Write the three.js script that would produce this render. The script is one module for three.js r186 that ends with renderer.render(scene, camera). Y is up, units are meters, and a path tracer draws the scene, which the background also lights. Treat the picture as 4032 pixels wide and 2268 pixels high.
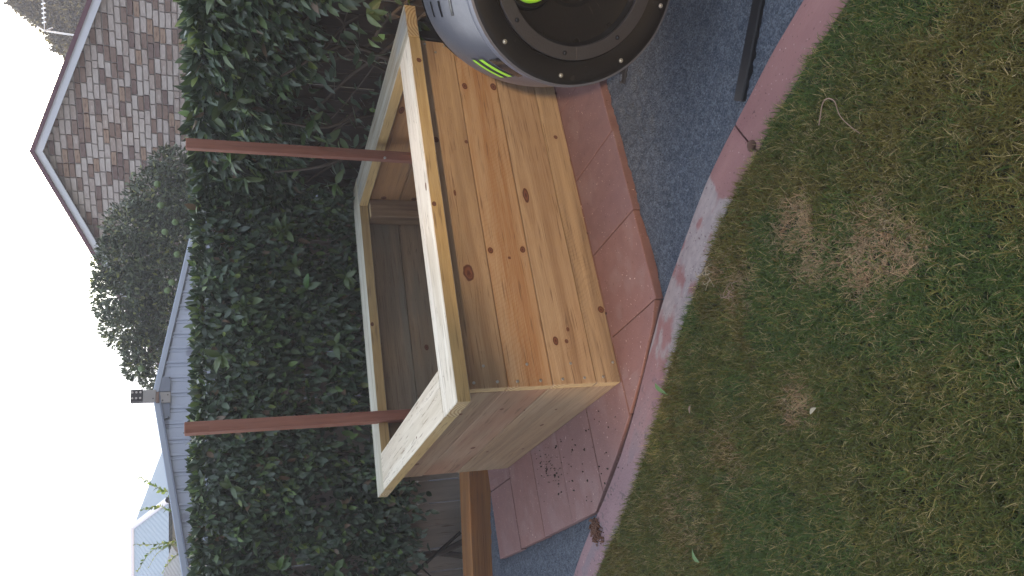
import * as THREE from 'three';
import { mergeGeometries, toCreasedNormals } from 'three/addons/utils/BufferGeometryUtils.js';

// ------------------------------------------------------------------ camera, sky, sun, exposure
const scene = new THREE.Scene();
const camera = new THREE.PerspectiveCamera(41.42, 1024 / 576, 0.05, 400);
const CAM_H = 1.568, PITCH = THREE.MathUtils.degToRad(20.96);
{ // the phone was turned on its side: the picture's left is up
  const fwd = new THREE.Vector3(0, -Math.sin(PITCH), -Math.cos(PITCH));
  const up = new THREE.Vector3(0, Math.cos(PITCH), -Math.sin(PITCH));
  const right = new THREE.Vector3(1, 0, 0);
  const m = new THREE.Matrix4().makeBasis(up.clone().negate(), right, fwd.clone().negate());
  camera.quaternion.setFromRotationMatrix(m);
  camera.position.set(0, CAM_H, 0);
}
const renderer = new THREE.WebGLRenderer({ antialias: true });
renderer.toneMapping = THREE.LinearToneMapping;
renderer.toneMappingExposure = 2.05;
scene.fog = new THREE.FogExp2(new THREE.Color().setRGB(0.95, 0.9, 0.92), 0.0072);  // haze added to stand in for veiling lens glare
renderer.shadowMap.enabled = true;
const SKY_GAIN = 1.0;
const REFLECTED_SUN_DIR = new THREE.Vector3(-0.24, 0.466, 1).normalize();
const reflectedSun = new THREE.DirectionalLight(new THREE.Color().setRGB(1.0, 0.7, 0.4), 1.6);  // stands for low sunlight reflected by windows behind the viewer
reflectedSun.position.copy(REFLECTED_SUN_DIR).multiplyScalar(30);
reflectedSun.castShadow = true; reflectedSun.shadow.radius = 3.5;
reflectedSun.shadow.mapSize.set(2048, 2048);
Object.assign(reflectedSun.shadow.camera, { left: -8, right: 8, top: 8, bottom: -8, near: 1, far: 80 });
scene.add(reflectedSun);
{
  const W = 512, H = 256, d = new Float32Array(W * H * 4);
  const glowDir = new THREE.Vector3(0.15, 0.21, -1).normalize();
  const v = new THREE.Vector3();
  for (let j = 0; j < H; j++) for (let i = 0; i < W; i++) {
    const el = ((j + 0.5) / H - 0.5) * Math.PI, az = ((i + 0.5) / W - 0.5) * 2 * Math.PI;
    v.set(Math.cos(el) * Math.cos(az), Math.sin(el), Math.cos(el) * Math.sin(az));
    const a = Math.acos(Math.min(1, Math.max(-1, v.dot(glowDir))));
    const s = Math.max(0, Math.sin(el)), hz = Math.exp(-s * 3.2);
    let r = 0.50 + 0.42 * hz, g = 0.62 + 0.33 * hz, b = 0.84 + 0.12 * hz;
    const g1 = 2.0 * Math.exp(-a / 0.6), g2 = 9.0 * Math.exp(-(a * a) / 0.015);
    r += g1 * 1.0 + g2 * 1.0; g += g1 * 0.97 + g2 * 0.88; b += g1 * 0.92 + g2 * 0.66;
    const k = (j * W + i) * 4;
    d[k] = r * SKY_GAIN; d[k + 1] = g * SKY_GAIN; d[k + 2] = b * SKY_GAIN; d[k + 3] = 1;
  }
  const t = new THREE.DataTexture(d, W, H, THREE.RGBAFormat, THREE.FloatType);
  t.mapping = THREE.EquirectangularReflectionMapping; t.magFilter = t.minFilter = THREE.LinearFilter; t.wrapS = THREE.RepeatWrapping;
  t.needsUpdate = true;
  scene.background = t; scene.environment = t;
}

// ------------------------------------------------------------------ helpers
function rng(seed) { let a = seed >>> 0; return () => { a |= 0; a = a + 0x6D2B79F5 | 0; let t = Math.imul(a ^ a >>> 15, 1 | a); t = t + Math.imul(t ^ t >>> 7, 61 | t) ^ t; return ((t ^ t >>> 14) >>> 0) / 4294967296; }; }
function hash2(x, y, s) { let h = Math.imul(x, 374761393) + Math.imul(y, 668265263) + Math.imul(s, 974634777) | 0; h = Math.imul(h ^ h >>> 13, 1274126177); h ^= h >>> 16; return (h >>> 0) / 4294967296; }
function vnoise(x, y, s = 0) {
  const xi = Math.floor(x), yi = Math.floor(y); let fx = x - xi, fy = y - yi;
  fx = fx * fx * (3 - 2 * fx); fy = fy * fy * (3 - 2 * fy);
  const a = hash2(xi, yi, s), b = hash2(xi + 1, yi, s), c = hash2(xi, yi + 1, s), d = hash2(xi + 1, yi + 1, s);
  return a + (b - a) * fx + (c - a) * fy + (a - b - c + d) * fx * fy;
}
function fbm(x, y, s = 0, o = 4) { let f = 0, a = 0.5, n = 0; for (let k = 0; k < o; k++) { f += a * vnoise(x, y, s + k * 17); n += a; a *= 0.5; x = x * 2.03 + 11.3; y = y * 2.03 + 5.7; } return f / n; }
const smooth = (a, b, x) => { const t = Math.min(1, Math.max(0, (x - a) / (b - a))); return t * t * (3 - 2 * t); };
const mix = (a, b, t) => a + (b - a) * t;
const mix3 = (a, b, t) => [mix(a[0], b[0], t), mix(a[1], b[1], t), mix(a[2], b[2], t)];
function texture(w, h, f, srgb = true, repeat = true) {
  const d = new Uint8Array(w * h * 4);
  for (let j = 0; j < h; j++) for (let i = 0; i < w; i++) {
    const c = f(i / w, j / h), k = (j * w + i) * 4;
    d[k] = Math.max(0, Math.min(255, c[0])); d[k + 1] = Math.max(0, Math.min(255, c[1])); d[k + 2] = Math.max(0, Math.min(255, c[2])); d[k + 3] = 255;
  }
  const t = new THREE.DataTexture(d, w, h, THREE.RGBAFormat);
  t.magFilter = THREE.LinearFilter; t.minFilter = THREE.LinearMipmapLinearFilter; t.generateMipmaps = true;
  if (srgb) t.colorSpace = THREE.SRGBColorSpace;
  t.wrapS = t.wrapT = repeat ? THREE.RepeatWrapping : THREE.ClampToEdgeWrapping;
  t.needsUpdate = true; return t;
}
const K = 1.26;                                   // survey units to metres
const S = (x, y, z) => new THREE.Vector3(x * K, y * K, z * K);
const taken = {};
function numbered(n) { const k = taken[n] = (taken[n] ?? -1) + 1; return k ? `${n}_${String(k).padStart(3, '0')}` : n; }
function shade(o) { o.castShadow = o.receiveShadow = true; return o; }
function mesh(name, geo, mat, parent) { const m = shade(new THREE.Mesh(geo, mat)); m.name = parent ? name : numbered(name); (parent || scene).add(m); return m; }
const childNames = new WeakMap();
function part(name, geo, mat, parent) {
  let c = childNames.get(parent); if (!c) childNames.set(parent, c = {});
  const k = c[name] = (c[name] ?? -1) + 1;
  const m = shade(new THREE.Mesh(geo, mat)); m.name = k ? `${name}_${String(k).padStart(3, '0')}` : name; parent.add(m); return m;
}
function tag(o, label, category, group) { o.userData.label = label; o.userData.category = category; if (group) o.userData.group = group; return o; }
function thing(name, label, category, pos, turn = 0, group) { const o = new THREE.Group(); o.name = numbered(name); o.position.set(...pos); o.rotation.y = turn; scene.add(o); return tag(o, label, category, group); }
function structure(o) { o.userData.kind = 'structure'; return o; }
function std(p) { return new THREE.MeshStandardMaterial(p); }
const lin = (r, g, b) => new THREE.Color().setRGB(r, g, b);

// a chamfered bar along x from 0 to L, y from 0 to T, z from 0 to W; group 0 = long faces, group 1 = ends
function bar(L, T, W, c = 0.003, uvw = null, bow = 0, edged = false) {
  const P = [[c, 0], [W - c, 0], [W, c], [W, T - c], [W - c, T], [c, T], [0, T - c], [0, c]]; // [z, y]
  const n = bow ? 10 : 1, st = [[0, c]]; for (let i = 0; i <= n; i++) st.push([c + (L - 2 * c) * i / n, 0]); st.push([L, c]);
  const pos = [], uv = [], nor = [];
  const quad = (a, b, d, e, ua, ub, ud, ue) => {
    const u = new THREE.Vector3().subVectors(b, a), w = new THREE.Vector3().subVectors(e, a), nn = u.cross(w).normalize();
    for (const [p, t] of [[a, ua], [b, ub], [d, ud], [a, ua], [d, ud], [e, ue]]) { pos.push(p.x, p.y, p.z); uv.push(...t); nor.push(nn.x, nn.y, nn.z); }
  };
  const at = (s, k) => {
    let [z, y] = P[k]; if (s[1]) { z = Math.min(W - c, Math.max(c, z)) ; y = Math.min(T - c, Math.max(c, y)); }
    return new THREE.Vector3(s[0], y + bow * Math.sin(s[0] * 3.1), z);
  };
  let per = [0]; for (let k = 0; k < 8; k++) { const a = P[k], b = P[(k + 1) % 8]; per.push(per[k] + Math.hypot(b[0] - a[0], b[1] - a[1])); }
  const UL = uvw ? uvw[0] : L, UW = uvw ? uvw[1] : W, ox = uvw ? uvw[2] || 0 : 0, oy = uvw ? uvw[3] || 0 : 0;
  const tv = (k, e) => { // v: top and bottom use z, edges go on from there
    if (k === 0) return (e ? P[1][0] : P[0][0]); if (k === 4) return (e ? P[5][0] : P[4][0]);
    if (k === 2) return W + (e ? P[3][1] : P[2][1]); if (k === 6) return -(e ? P[7][1] : P[6][1]);
    if (k === 1 || k === 3) return W - (e ? 0 : c) ; return e ? 0 : c;
  };
  let flat = 0;
  for (const pass of [0, 1]) { if (pass) flat = pos.length / 3; for (let i = 0; i < st.length - 1; i++) for (let k = 0; k < 8; k++) {
    if ((k === 2 || k === 6) !== !!pass) continue;
    const k2 = (k + 1) % 8, a = at(st[i], k), b = at(st[i + 1], k), d = at(st[i + 1], k2), e = at(st[i], k2);
    const v0 = tv(k, 0) / UW + oy, v1 = tv(k, 1) / UW + oy, u0 = a.x / UL + ox, u1 = b.x / UL + ox;
    quad(a, b, d, e, [u0, v0], [u1, v0], [u1, v1], [u0, v1]);
  } }
  const long = pos.length / 3;
  for (const s of [0, 1]) {
    const q = []; for (let k = 0; k < 8; k++) q.push(at(st[s ? st.length - 1 : 0], k));
    for (let k = 1; k < 7; k++) {
      const tri = s ? [q[0], q[k], q[k + 1]] : [q[0], q[k + 1], q[k]];
      for (const p of tri) { pos.push(p.x, p.y, p.z); uv.push(p.z / W, p.y / W); nor.push(s ? 1 : -1, 0, 0); }
    }
  }
  const g = new THREE.BufferGeometry();
  g.setAttribute('position', new THREE.Float32BufferAttribute(pos, 3)); g.setAttribute('uv', new THREE.Float32BufferAttribute(uv, 2)); g.setAttribute('normal', new THREE.Float32BufferAttribute(nor, 3));
  // wind outwards
  const A = new THREE.Vector3(), B = new THREE.Vector3(), C = new THREE.Vector3(), ctr = new THREE.Vector3(L / 2, T / 2, W / 2);
  const p = g.attributes.position, N = g.attributes.normal, U = g.attributes.uv;
  for (let i = 0; i < p.count; i += 3) {
    A.fromBufferAttribute(p, i); B.fromBufferAttribute(p, i + 1); C.fromBufferAttribute(p, i + 2);
    const m = A.clone().add(B).add(C).divideScalar(3); if (i < long) ctr.x = m.x; else ctr.x = L / 2;
    const nn = B.clone().sub(A).cross(C.clone().sub(A));
    if (nn.dot(m.sub(ctr)) < 0) {
      const u1 = [U.getX(i + 1), U.getY(i + 1)];
      p.setXYZ(i + 1, C.x, C.y, C.z); p.setXYZ(i + 2, B.x, B.y, B.z);
      U.setXY(i + 1, U.getX(i + 2), U.getY(i + 2)); U.setXY(i + 2, ...u1); nn.negate();
    }
    nn.normalize(); for (let k = 0; k < 3; k++) N.setXYZ(i + k, nn.x, nn.y, nn.z);
  }
  if (edged) { g.addGroup(0, flat, 0); g.addGroup(flat, long - flat, 2); } else g.addGroup(0, long, 0);
  g.addGroup(long, pos.length / 3 - long, 1);
  return g;
}
function place(geo, m4) { const g = geo.clone(); g.applyMatrix4(m4); return g; }
const M4 = () => new THREE.Matrix4();
function basis(x, y, z, o) { const m = new THREE.Matrix4().makeBasis(x, y, z); m.setPosition(o); return m; }
function tube(points, r0, r1, seg = 6, n = null) {
  const curve = new THREE.CatmullRomCurve3(points), N = n || points.length * 4;
  const g = new THREE.TubeGeometry(curve, N, 1, seg, false), p = g.attributes.position, c = new THREE.Vector3();
  for (let i = 0; i <= N; i++) { curve.getPointAt(i / N, c); const r = mix(r0, r1, i / N);
    for (let k = 0; k <= seg; k++) { const q = i * (seg + 1) + k; p.setXYZ(q, c.x + (p.getX(q) - c.x) * r, c.y + (p.getY(q) - c.y) * r, c.z + (p.getZ(q) - c.z) * r); } }
  return g;
}

// ------------------------------------------------------------------ wood
function wood(o) { // L, W metres covered; light, dark sRGB colours; knots [x, y, r]
  const { L, W, w = 1024, h = 128, light, dark, warm = light, knots = [], seed = 1, blotch = 0, stain = [112, 112, 96], saw = 0, contrast = 1, flecks = 0, bands = 1 } = o;
  const rnd = rng(seed * 77 + 5), ox = rnd() * 50, oy = rnd() * 50, tilt = (rnd() - 0.5) * 0.02;
  return texture(w, h, (u, v) => {
    const x = u * L, y = v * W; let yy = y + tilt * x, ink = 0, ring = 0, halo = 0, core = 0;
    for (const k of knots) {
      const dx = (x - k[0]) / (k[3] || 1.5), dy = y - k[1], r = k[2] * 0.76, e = Math.hypot(dx, dy) / r * (0.9 + 0.25 * vnoise(x * 60, y * 60, seed));
      yy -= Math.sign(dy) * r * 0.85 * Math.exp(-Math.abs(dy) / (r * 2.2)) * Math.exp(-(dx * dx) / (r * r * 9));
      if (e < 1) { ink = Math.max(ink, smooth(1.02, 0.8, e)); ring = Math.max(ring, smooth(0.55, 0.8, e) * smooth(1.05, 0.9, e)); core = Math.max(core, smooth(0.45, 0.1, e)); }
      halo = Math.max(halo, Math.exp(-Math.max(0, e - 1) * 1.3));
    }
    const n1 = fbm(x * 1.1 + ox, yy * 22 + oy, seed, 3), n2 = fbm(x * 0.5 + ox, yy * 7, seed + 3, 2);
    const gr = 0.5 + 0.5 * Math.sin((yy * 120 + n2 * 9 + fbm(x * 2, yy * 10, seed + 9, 2) * 3) * bands);
    const fib = vnoise(x * 22 + ox, yy * 1100, seed + 5), fib2 = vnoise(x * 7, yy * 420 + oy, seed + 6);
    let t = 0.36 * smooth(0.3, 0.75, n1) + 0.13 * gr * gr + 0.26 * fib + 0.25 * fib2;
    t *= contrast; t += saw * 0.14 * Math.max(0, Math.sin(x * 300 + y * 240 + fbm(x * 9, y * 9, seed, 3) * 22)) * smooth(0.45, 0.65, fbm(x * 1.7, y * 5, seed + 21, 2));
    let c = mix3(mix3(light, warm, smooth(0.35, 0.65, fbm(x * 1.3, y * 4 + 3, seed + 31, 3))), dark, Math.min(1, Math.max(0, t)));
    if (blotch) { const b = smooth(0.52, 0.72, fbm(x * 1.9 + 7, y * 9, seed + 41, 4)) * blotch; c = mix3(c, stain, b); }
    { const st = smooth(0.6, 0.82, fbm(x * 3 + ox, yy * 46, seed + 61, 4)); c = mix3(c, dark, st * 0.45); const dk = smooth(0.66, 0.86, fbm(x * 7, yy * 150 + 9, seed + 62, 3)); c = mix3(c, [92, 70, 50], dk * 0.5); }
    if (flecks) { const f = vnoise(x * 60, y * 700, seed + 51) * vnoise(x * 14, y * 90, seed + 52); if (f > 0.62) c = mix3(c, [96, 76, 55], 0.6 * flecks * smooth(0.62, 0.8, f)); }
    if (halo > 0.02) c = mix3(c, mix3(warm, dark, 0.55), halo * 0.45);
    c = mix3(c, [104, 58, 36], ink * 0.85); c = mix3(c, [62, 30, 20], ring * 0.6); c = mix3(c, [66, 32, 22], core * 0.75);
    return c;
  }, true, true);
}
const fibreBump = texture(512, 256, (u, v) => { const t = 0.5 * fbm(u * 8, v * 60, 3, 3) + 0.5 * vnoise(u * 30, v * 256, 8); return [t * 255, t * 255, t * 255]; }, false);
const endTex = texture(128, 128, (u, v) => { const r = Math.hypot(u - 0.45, v + 0.35) * 38 + fbm(u * 5, v * 5, 4, 2) * 2; const t = 0.5 + 0.5 * Math.sin(r * 2.2); const c = mix3([206, 184, 140], [150, 112, 70], t * t * 0.8); return mix3(c, [110, 100, 80], 0.3 * fbm(u * 9, v * 9, 7, 3)); });
const endMat = std({ map: endTex, roughness: 0.85, bumpMap: fibreBump, bumpScale: 0.0006 });
const woodMat = (map, rough = 0.78, bump = 0.0012) => [std({ map, roughness: rough, bumpMap: fibreBump, bumpScale: bump }), endMat];

// ------------------------------------------------------------------ the ground
const TH = THREE.MathUtils.degToRad(26.1);
const PB = [-0.311 * K, 0, -2.233 * K];                       // front left foot of the planter box
const eA = new THREE.Vector3(Math.cos(TH), 0, -Math.sin(TH)), eB = new THREE.Vector3(Math.sin(TH), 0, Math.cos(TH));
const L2W = (a, b, y = 0) => new THREE.Vector3(PB[0], y, PB[2]).addScaledVector(eA, a).addScaledVector(eB, b);

const soilTex = texture(512, 512, (u, v) => { const n = fbm(u * 40, v * 40, 2, 4), m = fbm(u * 6, v * 6, 9, 3); return mix3([98, 90, 70], [140, 130, 100], n * 0.7 + m * 0.4); });
soilTex.repeat.set(80, 80);
{
  const g = new THREE.PlaneGeometry(240, 240); g.rotateX(-Math.PI / 2); g.translate(0, -0.12, -40);
  structure(mesh('ground', g, std({ map: soilTex, roughness: 1 })));
}
// kerb line (inner edge, survey units), from beside the tumbler to the left
const kerbPts = [[1.28, -0.55], [1.02, -0.95], [0.83, -1.19], [0.66, -1.392], [0.575, -1.493], [0.444, -1.621], [0.299, -1.758], [0.164, -1.853], [0.005, -1.957], [-0.073, -2.003], [-0.24, -2.083], [-0.411, -2.163], [-0.56, -2.247], [-0.725, -2.356], [-0.89, -2.48], [-1.09, -2.61], [-1.4, -2.75], [-1.9, -2.93], [-2.6, -3.1]];
const kerbCurve = new THREE.CatmullRomCurve3(kerbPts.map(p => S(p[0], 0, p[1])));
const kerbLine = kerbCurve.getSpacedPoints(400);
const kerbNormal = (i) => { const a = kerbLine[Math.max(0, i - 1)], b = kerbLine[Math.min(400, i + 1)]; const t = b.clone().sub(a).normalize(); return new THREE.Vector3(t.z, 0, -t.x); };
// signed distance to the inner kerb line, positive on the lawn side
function kerbDist(x, z) {
  let best = 1e9, bi = 0; for (let i = 0; i <= 400; i += 4) { const d = (kerbLine[i].x - x) ** 2 + (kerbLine[i].z - z) ** 2; if (d < best) { best = d; bi = i; } }
  for (let i = Math.max(0, bi - 4); i <= Math.min(400, bi + 4); i++) { const d = (kerbLine[i].x - x) ** 2 + (kerbLine[i].z - z) ** 2; if (d < best) { best = d; bi = i; } }
  const n = kerbNormal(bi), p = kerbLine[bi]; const s = (x - p.x) * n.x + (z - p.z) * n.z;
  return Math.sign(s) * Math.sqrt(best);
}
// crusher dust bed
{
  const x0 = -2.9, x1 = 2.3, z0 = -6.4, z1 = -1.5, step = 0.0115, nx = Math.round((x1 - x0) / step), nz = Math.round((z1 - z0) / step);
  const g = new THREE.PlaneGeometry(x1 - x0, z1 - z0, nx, nz); g.rotateX(-Math.PI / 2); g.translate((x0 + x1) / 2, 0, (z0 + z1) / 2);
  const p = g.attributes.position, uv = g.attributes.uv;
  for (let i = 0; i < p.count; i++) {
    const x = p.getX(i), z = p.getZ(i);
    const dx = x - PB[0], dz = z - PB[2], a = dx * eA.x + dz * eA.z, b = dx * eB.x + dz * eB.z;
    let y = -0.043 - 0.006 + 0.016 * fbm(x * 4, z * 4, 1, 2);
    const rough = smooth(0.05, 0.25, b - 0.33) * smooth(0.9, 0.6, b - 0.33) * smooth(0.4, 0.7, a);
    const near = smooth(0.0, 0.1, b - 0.38) * smooth(0.34, 0.2, b - 0.38) * smooth(0.3, 0.6, a);
    y += 0.024 * near * (fbm(x * 11 + 3, z * 11, 5, 3) - 0.45) + 0.004 * rough;
    y += (0.009 + 0.012 * near) * (vnoise(x * 44, z * 44, 7) - 0.5) + 0.007 * (vnoise(x * 120, z * 120, 8) - 0.5);
    const left = smooth(-0.44, -0.52, a); y += left * 0.022;
    y += 0.03 * smooth(-1.86, -1.95, b);
    p.setY(i, Math.min(y, -0.006)); uv.setXY(i, x, z);
  }
  g.computeVertexNormals();
  const tex = texture(1024, 1024, (u, v) => { const n = fbm(u * 200, v * 200, 5, 2), m = fbm(u * 14, v * 14, 2, 3), s = vnoise(u * 340, v * 340, 9), p = fbm(u * 52, v * 52, 19, 3); let c = mix3([42, 50, 62], [98, 106, 118], smooth(0.1, 0.9, n)); c = mix3(c, mix3([38, 45, 56], [112, 116, 120], smooth(0.3, 0.7, p)), 0.2); c = mix3(c, [84, 86, 90], 0.3 * m); if (s > 0.9) c = mix3(c, [206, 203, 196], (s - 0.9) * 8); if (s < 0.07) c = mix3(c, [50, 47, 45], 0.8); return c; });
  tex.repeat.set(1.1, 1.1);
  const bt = texture(512, 512, (u, v) => { const n = 255 * (0.6 * vnoise(u * 128, v * 128, 3) + 0.4 * vnoise(u * 256, v * 256, 4)); return [n, n, n]; }, false); bt.repeat.set(1.6, 1.6);
  structure(mesh('sand', g, std({ map: tex, roughness: 0.95, bumpMap: bt, bumpScale: 0.006 })));
}
// the concrete kerb, poured in two lengths with a joint
{
  const red = [138, 88, 82], pale = [150, 140, 136];
  const tex = texture(2048, 128, (u, v) => {
    const x = u * 6.0, y = v * 0.3; let c = mix3([122, 84, 82], [142, 102, 98], fbm(x * 6, y * 20, 4, 4));
    c = mix3(c, [118, 76, 78], 0.5 * smooth(0.5, 0.7, fbm(x * 2.2, y * 5, 12, 3)));
    const cement = smooth(0.48, 0.6, fbm(x * 9, y * 20, 21, 5) * 0.62 + 0.36 * smooth(1.9, 2.0, x) * smooth(3.0, 2.3, x));
    c = mix3(c, mix3([128, 122, 122], [158, 150, 146], fbm(x * 40, y * 80, 6, 2)), cement * 0.8);
    const grime = smooth(0.6, 0.72, fbm(x * 5, y * 14, 33, 4)) * smooth(2.6, 3.4, x); c = mix3(c, [140, 126, 134], smooth(2.5, 3.2, x) * 0.45); c = mix3(c, [112, 104, 110], grime * 0.6); const gr = vnoise(x * 90, y * 90, 44); if (gr > 0.78 && x > 2.7) c = mix3(c, [74, 66, 66], 0.5 * smooth(0.5, 0.62, fbm(x * 6, y * 9, 45, 3)));
    const sp = vnoise(x * 170, y * 170, 8); if (sp > 0.965) c = mix3(c, [206, 194, 184], 0.6); if (sp < 0.06) c = mix3(c, [66, 44, 40], 0.7);
    return c;
  });
  const mat = std({ map: tex, roughness: 0.8, bumpMap: texture(256, 256, (u, v) => { const n = 255 * fbm(u * 60, v * 60, 4, 3); return [n, n, n]; }, false), bumpScale: 0.002 });
  mat.bumpMap.repeat.set(12, 1);
  const kerb = new THREE.Group(); kerb.name = 'kerb'; structure(kerb); scene.add(kerb);
  const prof = [[0.004, -0.1], [0, -0.012], [0.004, -0.003], [0.014, 0], [0.07, 0.002], [0.135, 0], [0.152, -0.008], [0.158, -0.1]];
  let joint = 0, bd = 9; kerbLine.forEach((q, i) => { const d = Math.hypot(q.x - 0.428 * K, q.z + 1.64 * K); if (d < bd) { bd = d; joint = i; } });
  const total = kerbCurve.getLength();
  for (const [i0, i1, c0, c1] of [[0, joint, 0, -0.0035], [joint, 400, 0.0035, 0]]) {
    const pos = [], uv = [], idx = []; const n = i1 - i0;
    for (let i = i0; i <= i1; i++) {
      const q = kerbLine[i].clone(), nn = kerbNormal(i), t = new THREE.Vector3(nn.z, 0, -nn.x); // along
      if (i === i0) q.addScaledVector(t, -c0 * Math.sign(t.dot(kerbLine[i].clone().sub(kerbLine[Math.min(400, i + 1)])) || 1));
      if (i === i1) q.addScaledVector(t, -c1 * Math.sign(t.dot(kerbLine[Math.max(0, i - 1)].clone().sub(kerbLine[i])) || 1));
      const wob = 0.004 * (fbm(i * 0.15, 2, 3, 2) - 0.5);
      for (let k = 0; k < prof.length; k++) { pos.push(q.x + nn.x * (prof[k][0] + wob), prof[k][1], q.z + nn.z * (prof[k][0] + wob)); uv.push(i / 400 * total / 6.0, (k < 4 ? prof[k][0] - (k < 2 ? -prof[k][1] : 0) : prof[k][0]) / 0.3); }
    }
    const m = prof.length;
    for (let i = 0; i < n; i++) for (let k = 0; k < m - 1; k++) { const a = i * m + k; idx.push(a, a + m, a + 1, a + 1, a + m, a + m + 1); }
    for (const e of [0, n]) for (let k = 1; k < m - 1; k++) { const a = e * m; if (e) idx.push(a, a + k, a + k + 1); else idx.push(a, a + k + 1, a + k); }
    let g = new THREE.BufferGeometry(); g.setAttribute('position', new THREE.Float32BufferAttribute(pos, 3)); g.setAttribute('uv', new THREE.Float32BufferAttribute(uv, 2)); g.setIndex(idx);
    g.computeVertexNormals(); let up = 0; for (let i = 0; i < g.attributes.normal.count; i++) up += g.attributes.normal.getY(i);
    if (up < 0) { const ix = g.index.array; for (let i = 0; i < ix.length; i += 3) { const t = ix[i + 1]; ix[i + 1] = ix[i + 2]; ix[i + 2] = t; } g.computeVertexNormals(); }
    g = toCreasedNormals(g, 0.7);
    part('kerb_length', g, mat, kerb);
  }
}
// lawn soil
const lawnHeight = (x, z) => -0.012 + 0.02 * (fbm(x * 1.5, z * 1.5, 14, 2) - 0.5);
{
  const pos = [], idx = [], uv = []; const rows = 60;
  for (let i = 0; i <= 400; i += 4) { const q = kerbLine[i], n = kerbNormal(i);
    for (let k = 0; k <= rows; k++) { const t = k / rows; const d = 0.15 + t * t * 7; const x = q.x + (n.x * (1 - t) + 0 * t) * d, z = q.z + (n.z * (1 - t) + 1 * t) * d; pos.push(x, lawnHeight(x, z) - (k === 0 ? 0.02 : 0), z); uv.push(x, z); } }
  const m = rows + 1; for (let i = 0; i < 100; i++) for (let k = 0; k < rows; k++) { const a = i * m + k; idx.push(a, a + 1, a + m, a + 1, a + m + 1, a + m); }
  const g = new THREE.BufferGeometry(); g.setAttribute('position', new THREE.Float32BufferAttribute(pos, 3)); g.setAttribute('uv', new THREE.Float32BufferAttribute(uv, 2)); g.setIndex(idx); g.computeVertexNormals();
  if (g.attributes.normal.getY(200) < 0) { const ix = g.index.array; for (let i = 0; i < ix.length; i += 3) { const t = ix[i + 1]; ix[i + 1] = ix[i + 2]; ix[i + 2] = t; } g.computeVertexNormals(); }
  const tex = texture(512, 512, (u, v) => { const n = fbm(u * 70, v * 70, 2, 4), m2 = fbm(u * 9, v * 9, 6, 3); return mix3(mix3([24, 24, 13], [52, 46, 27], n), [36, 42, 18], m2 * 0.6); });
  structure(mesh('lawn_soil', g, std({ map: tex, roughness: 1 })));
}

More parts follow.
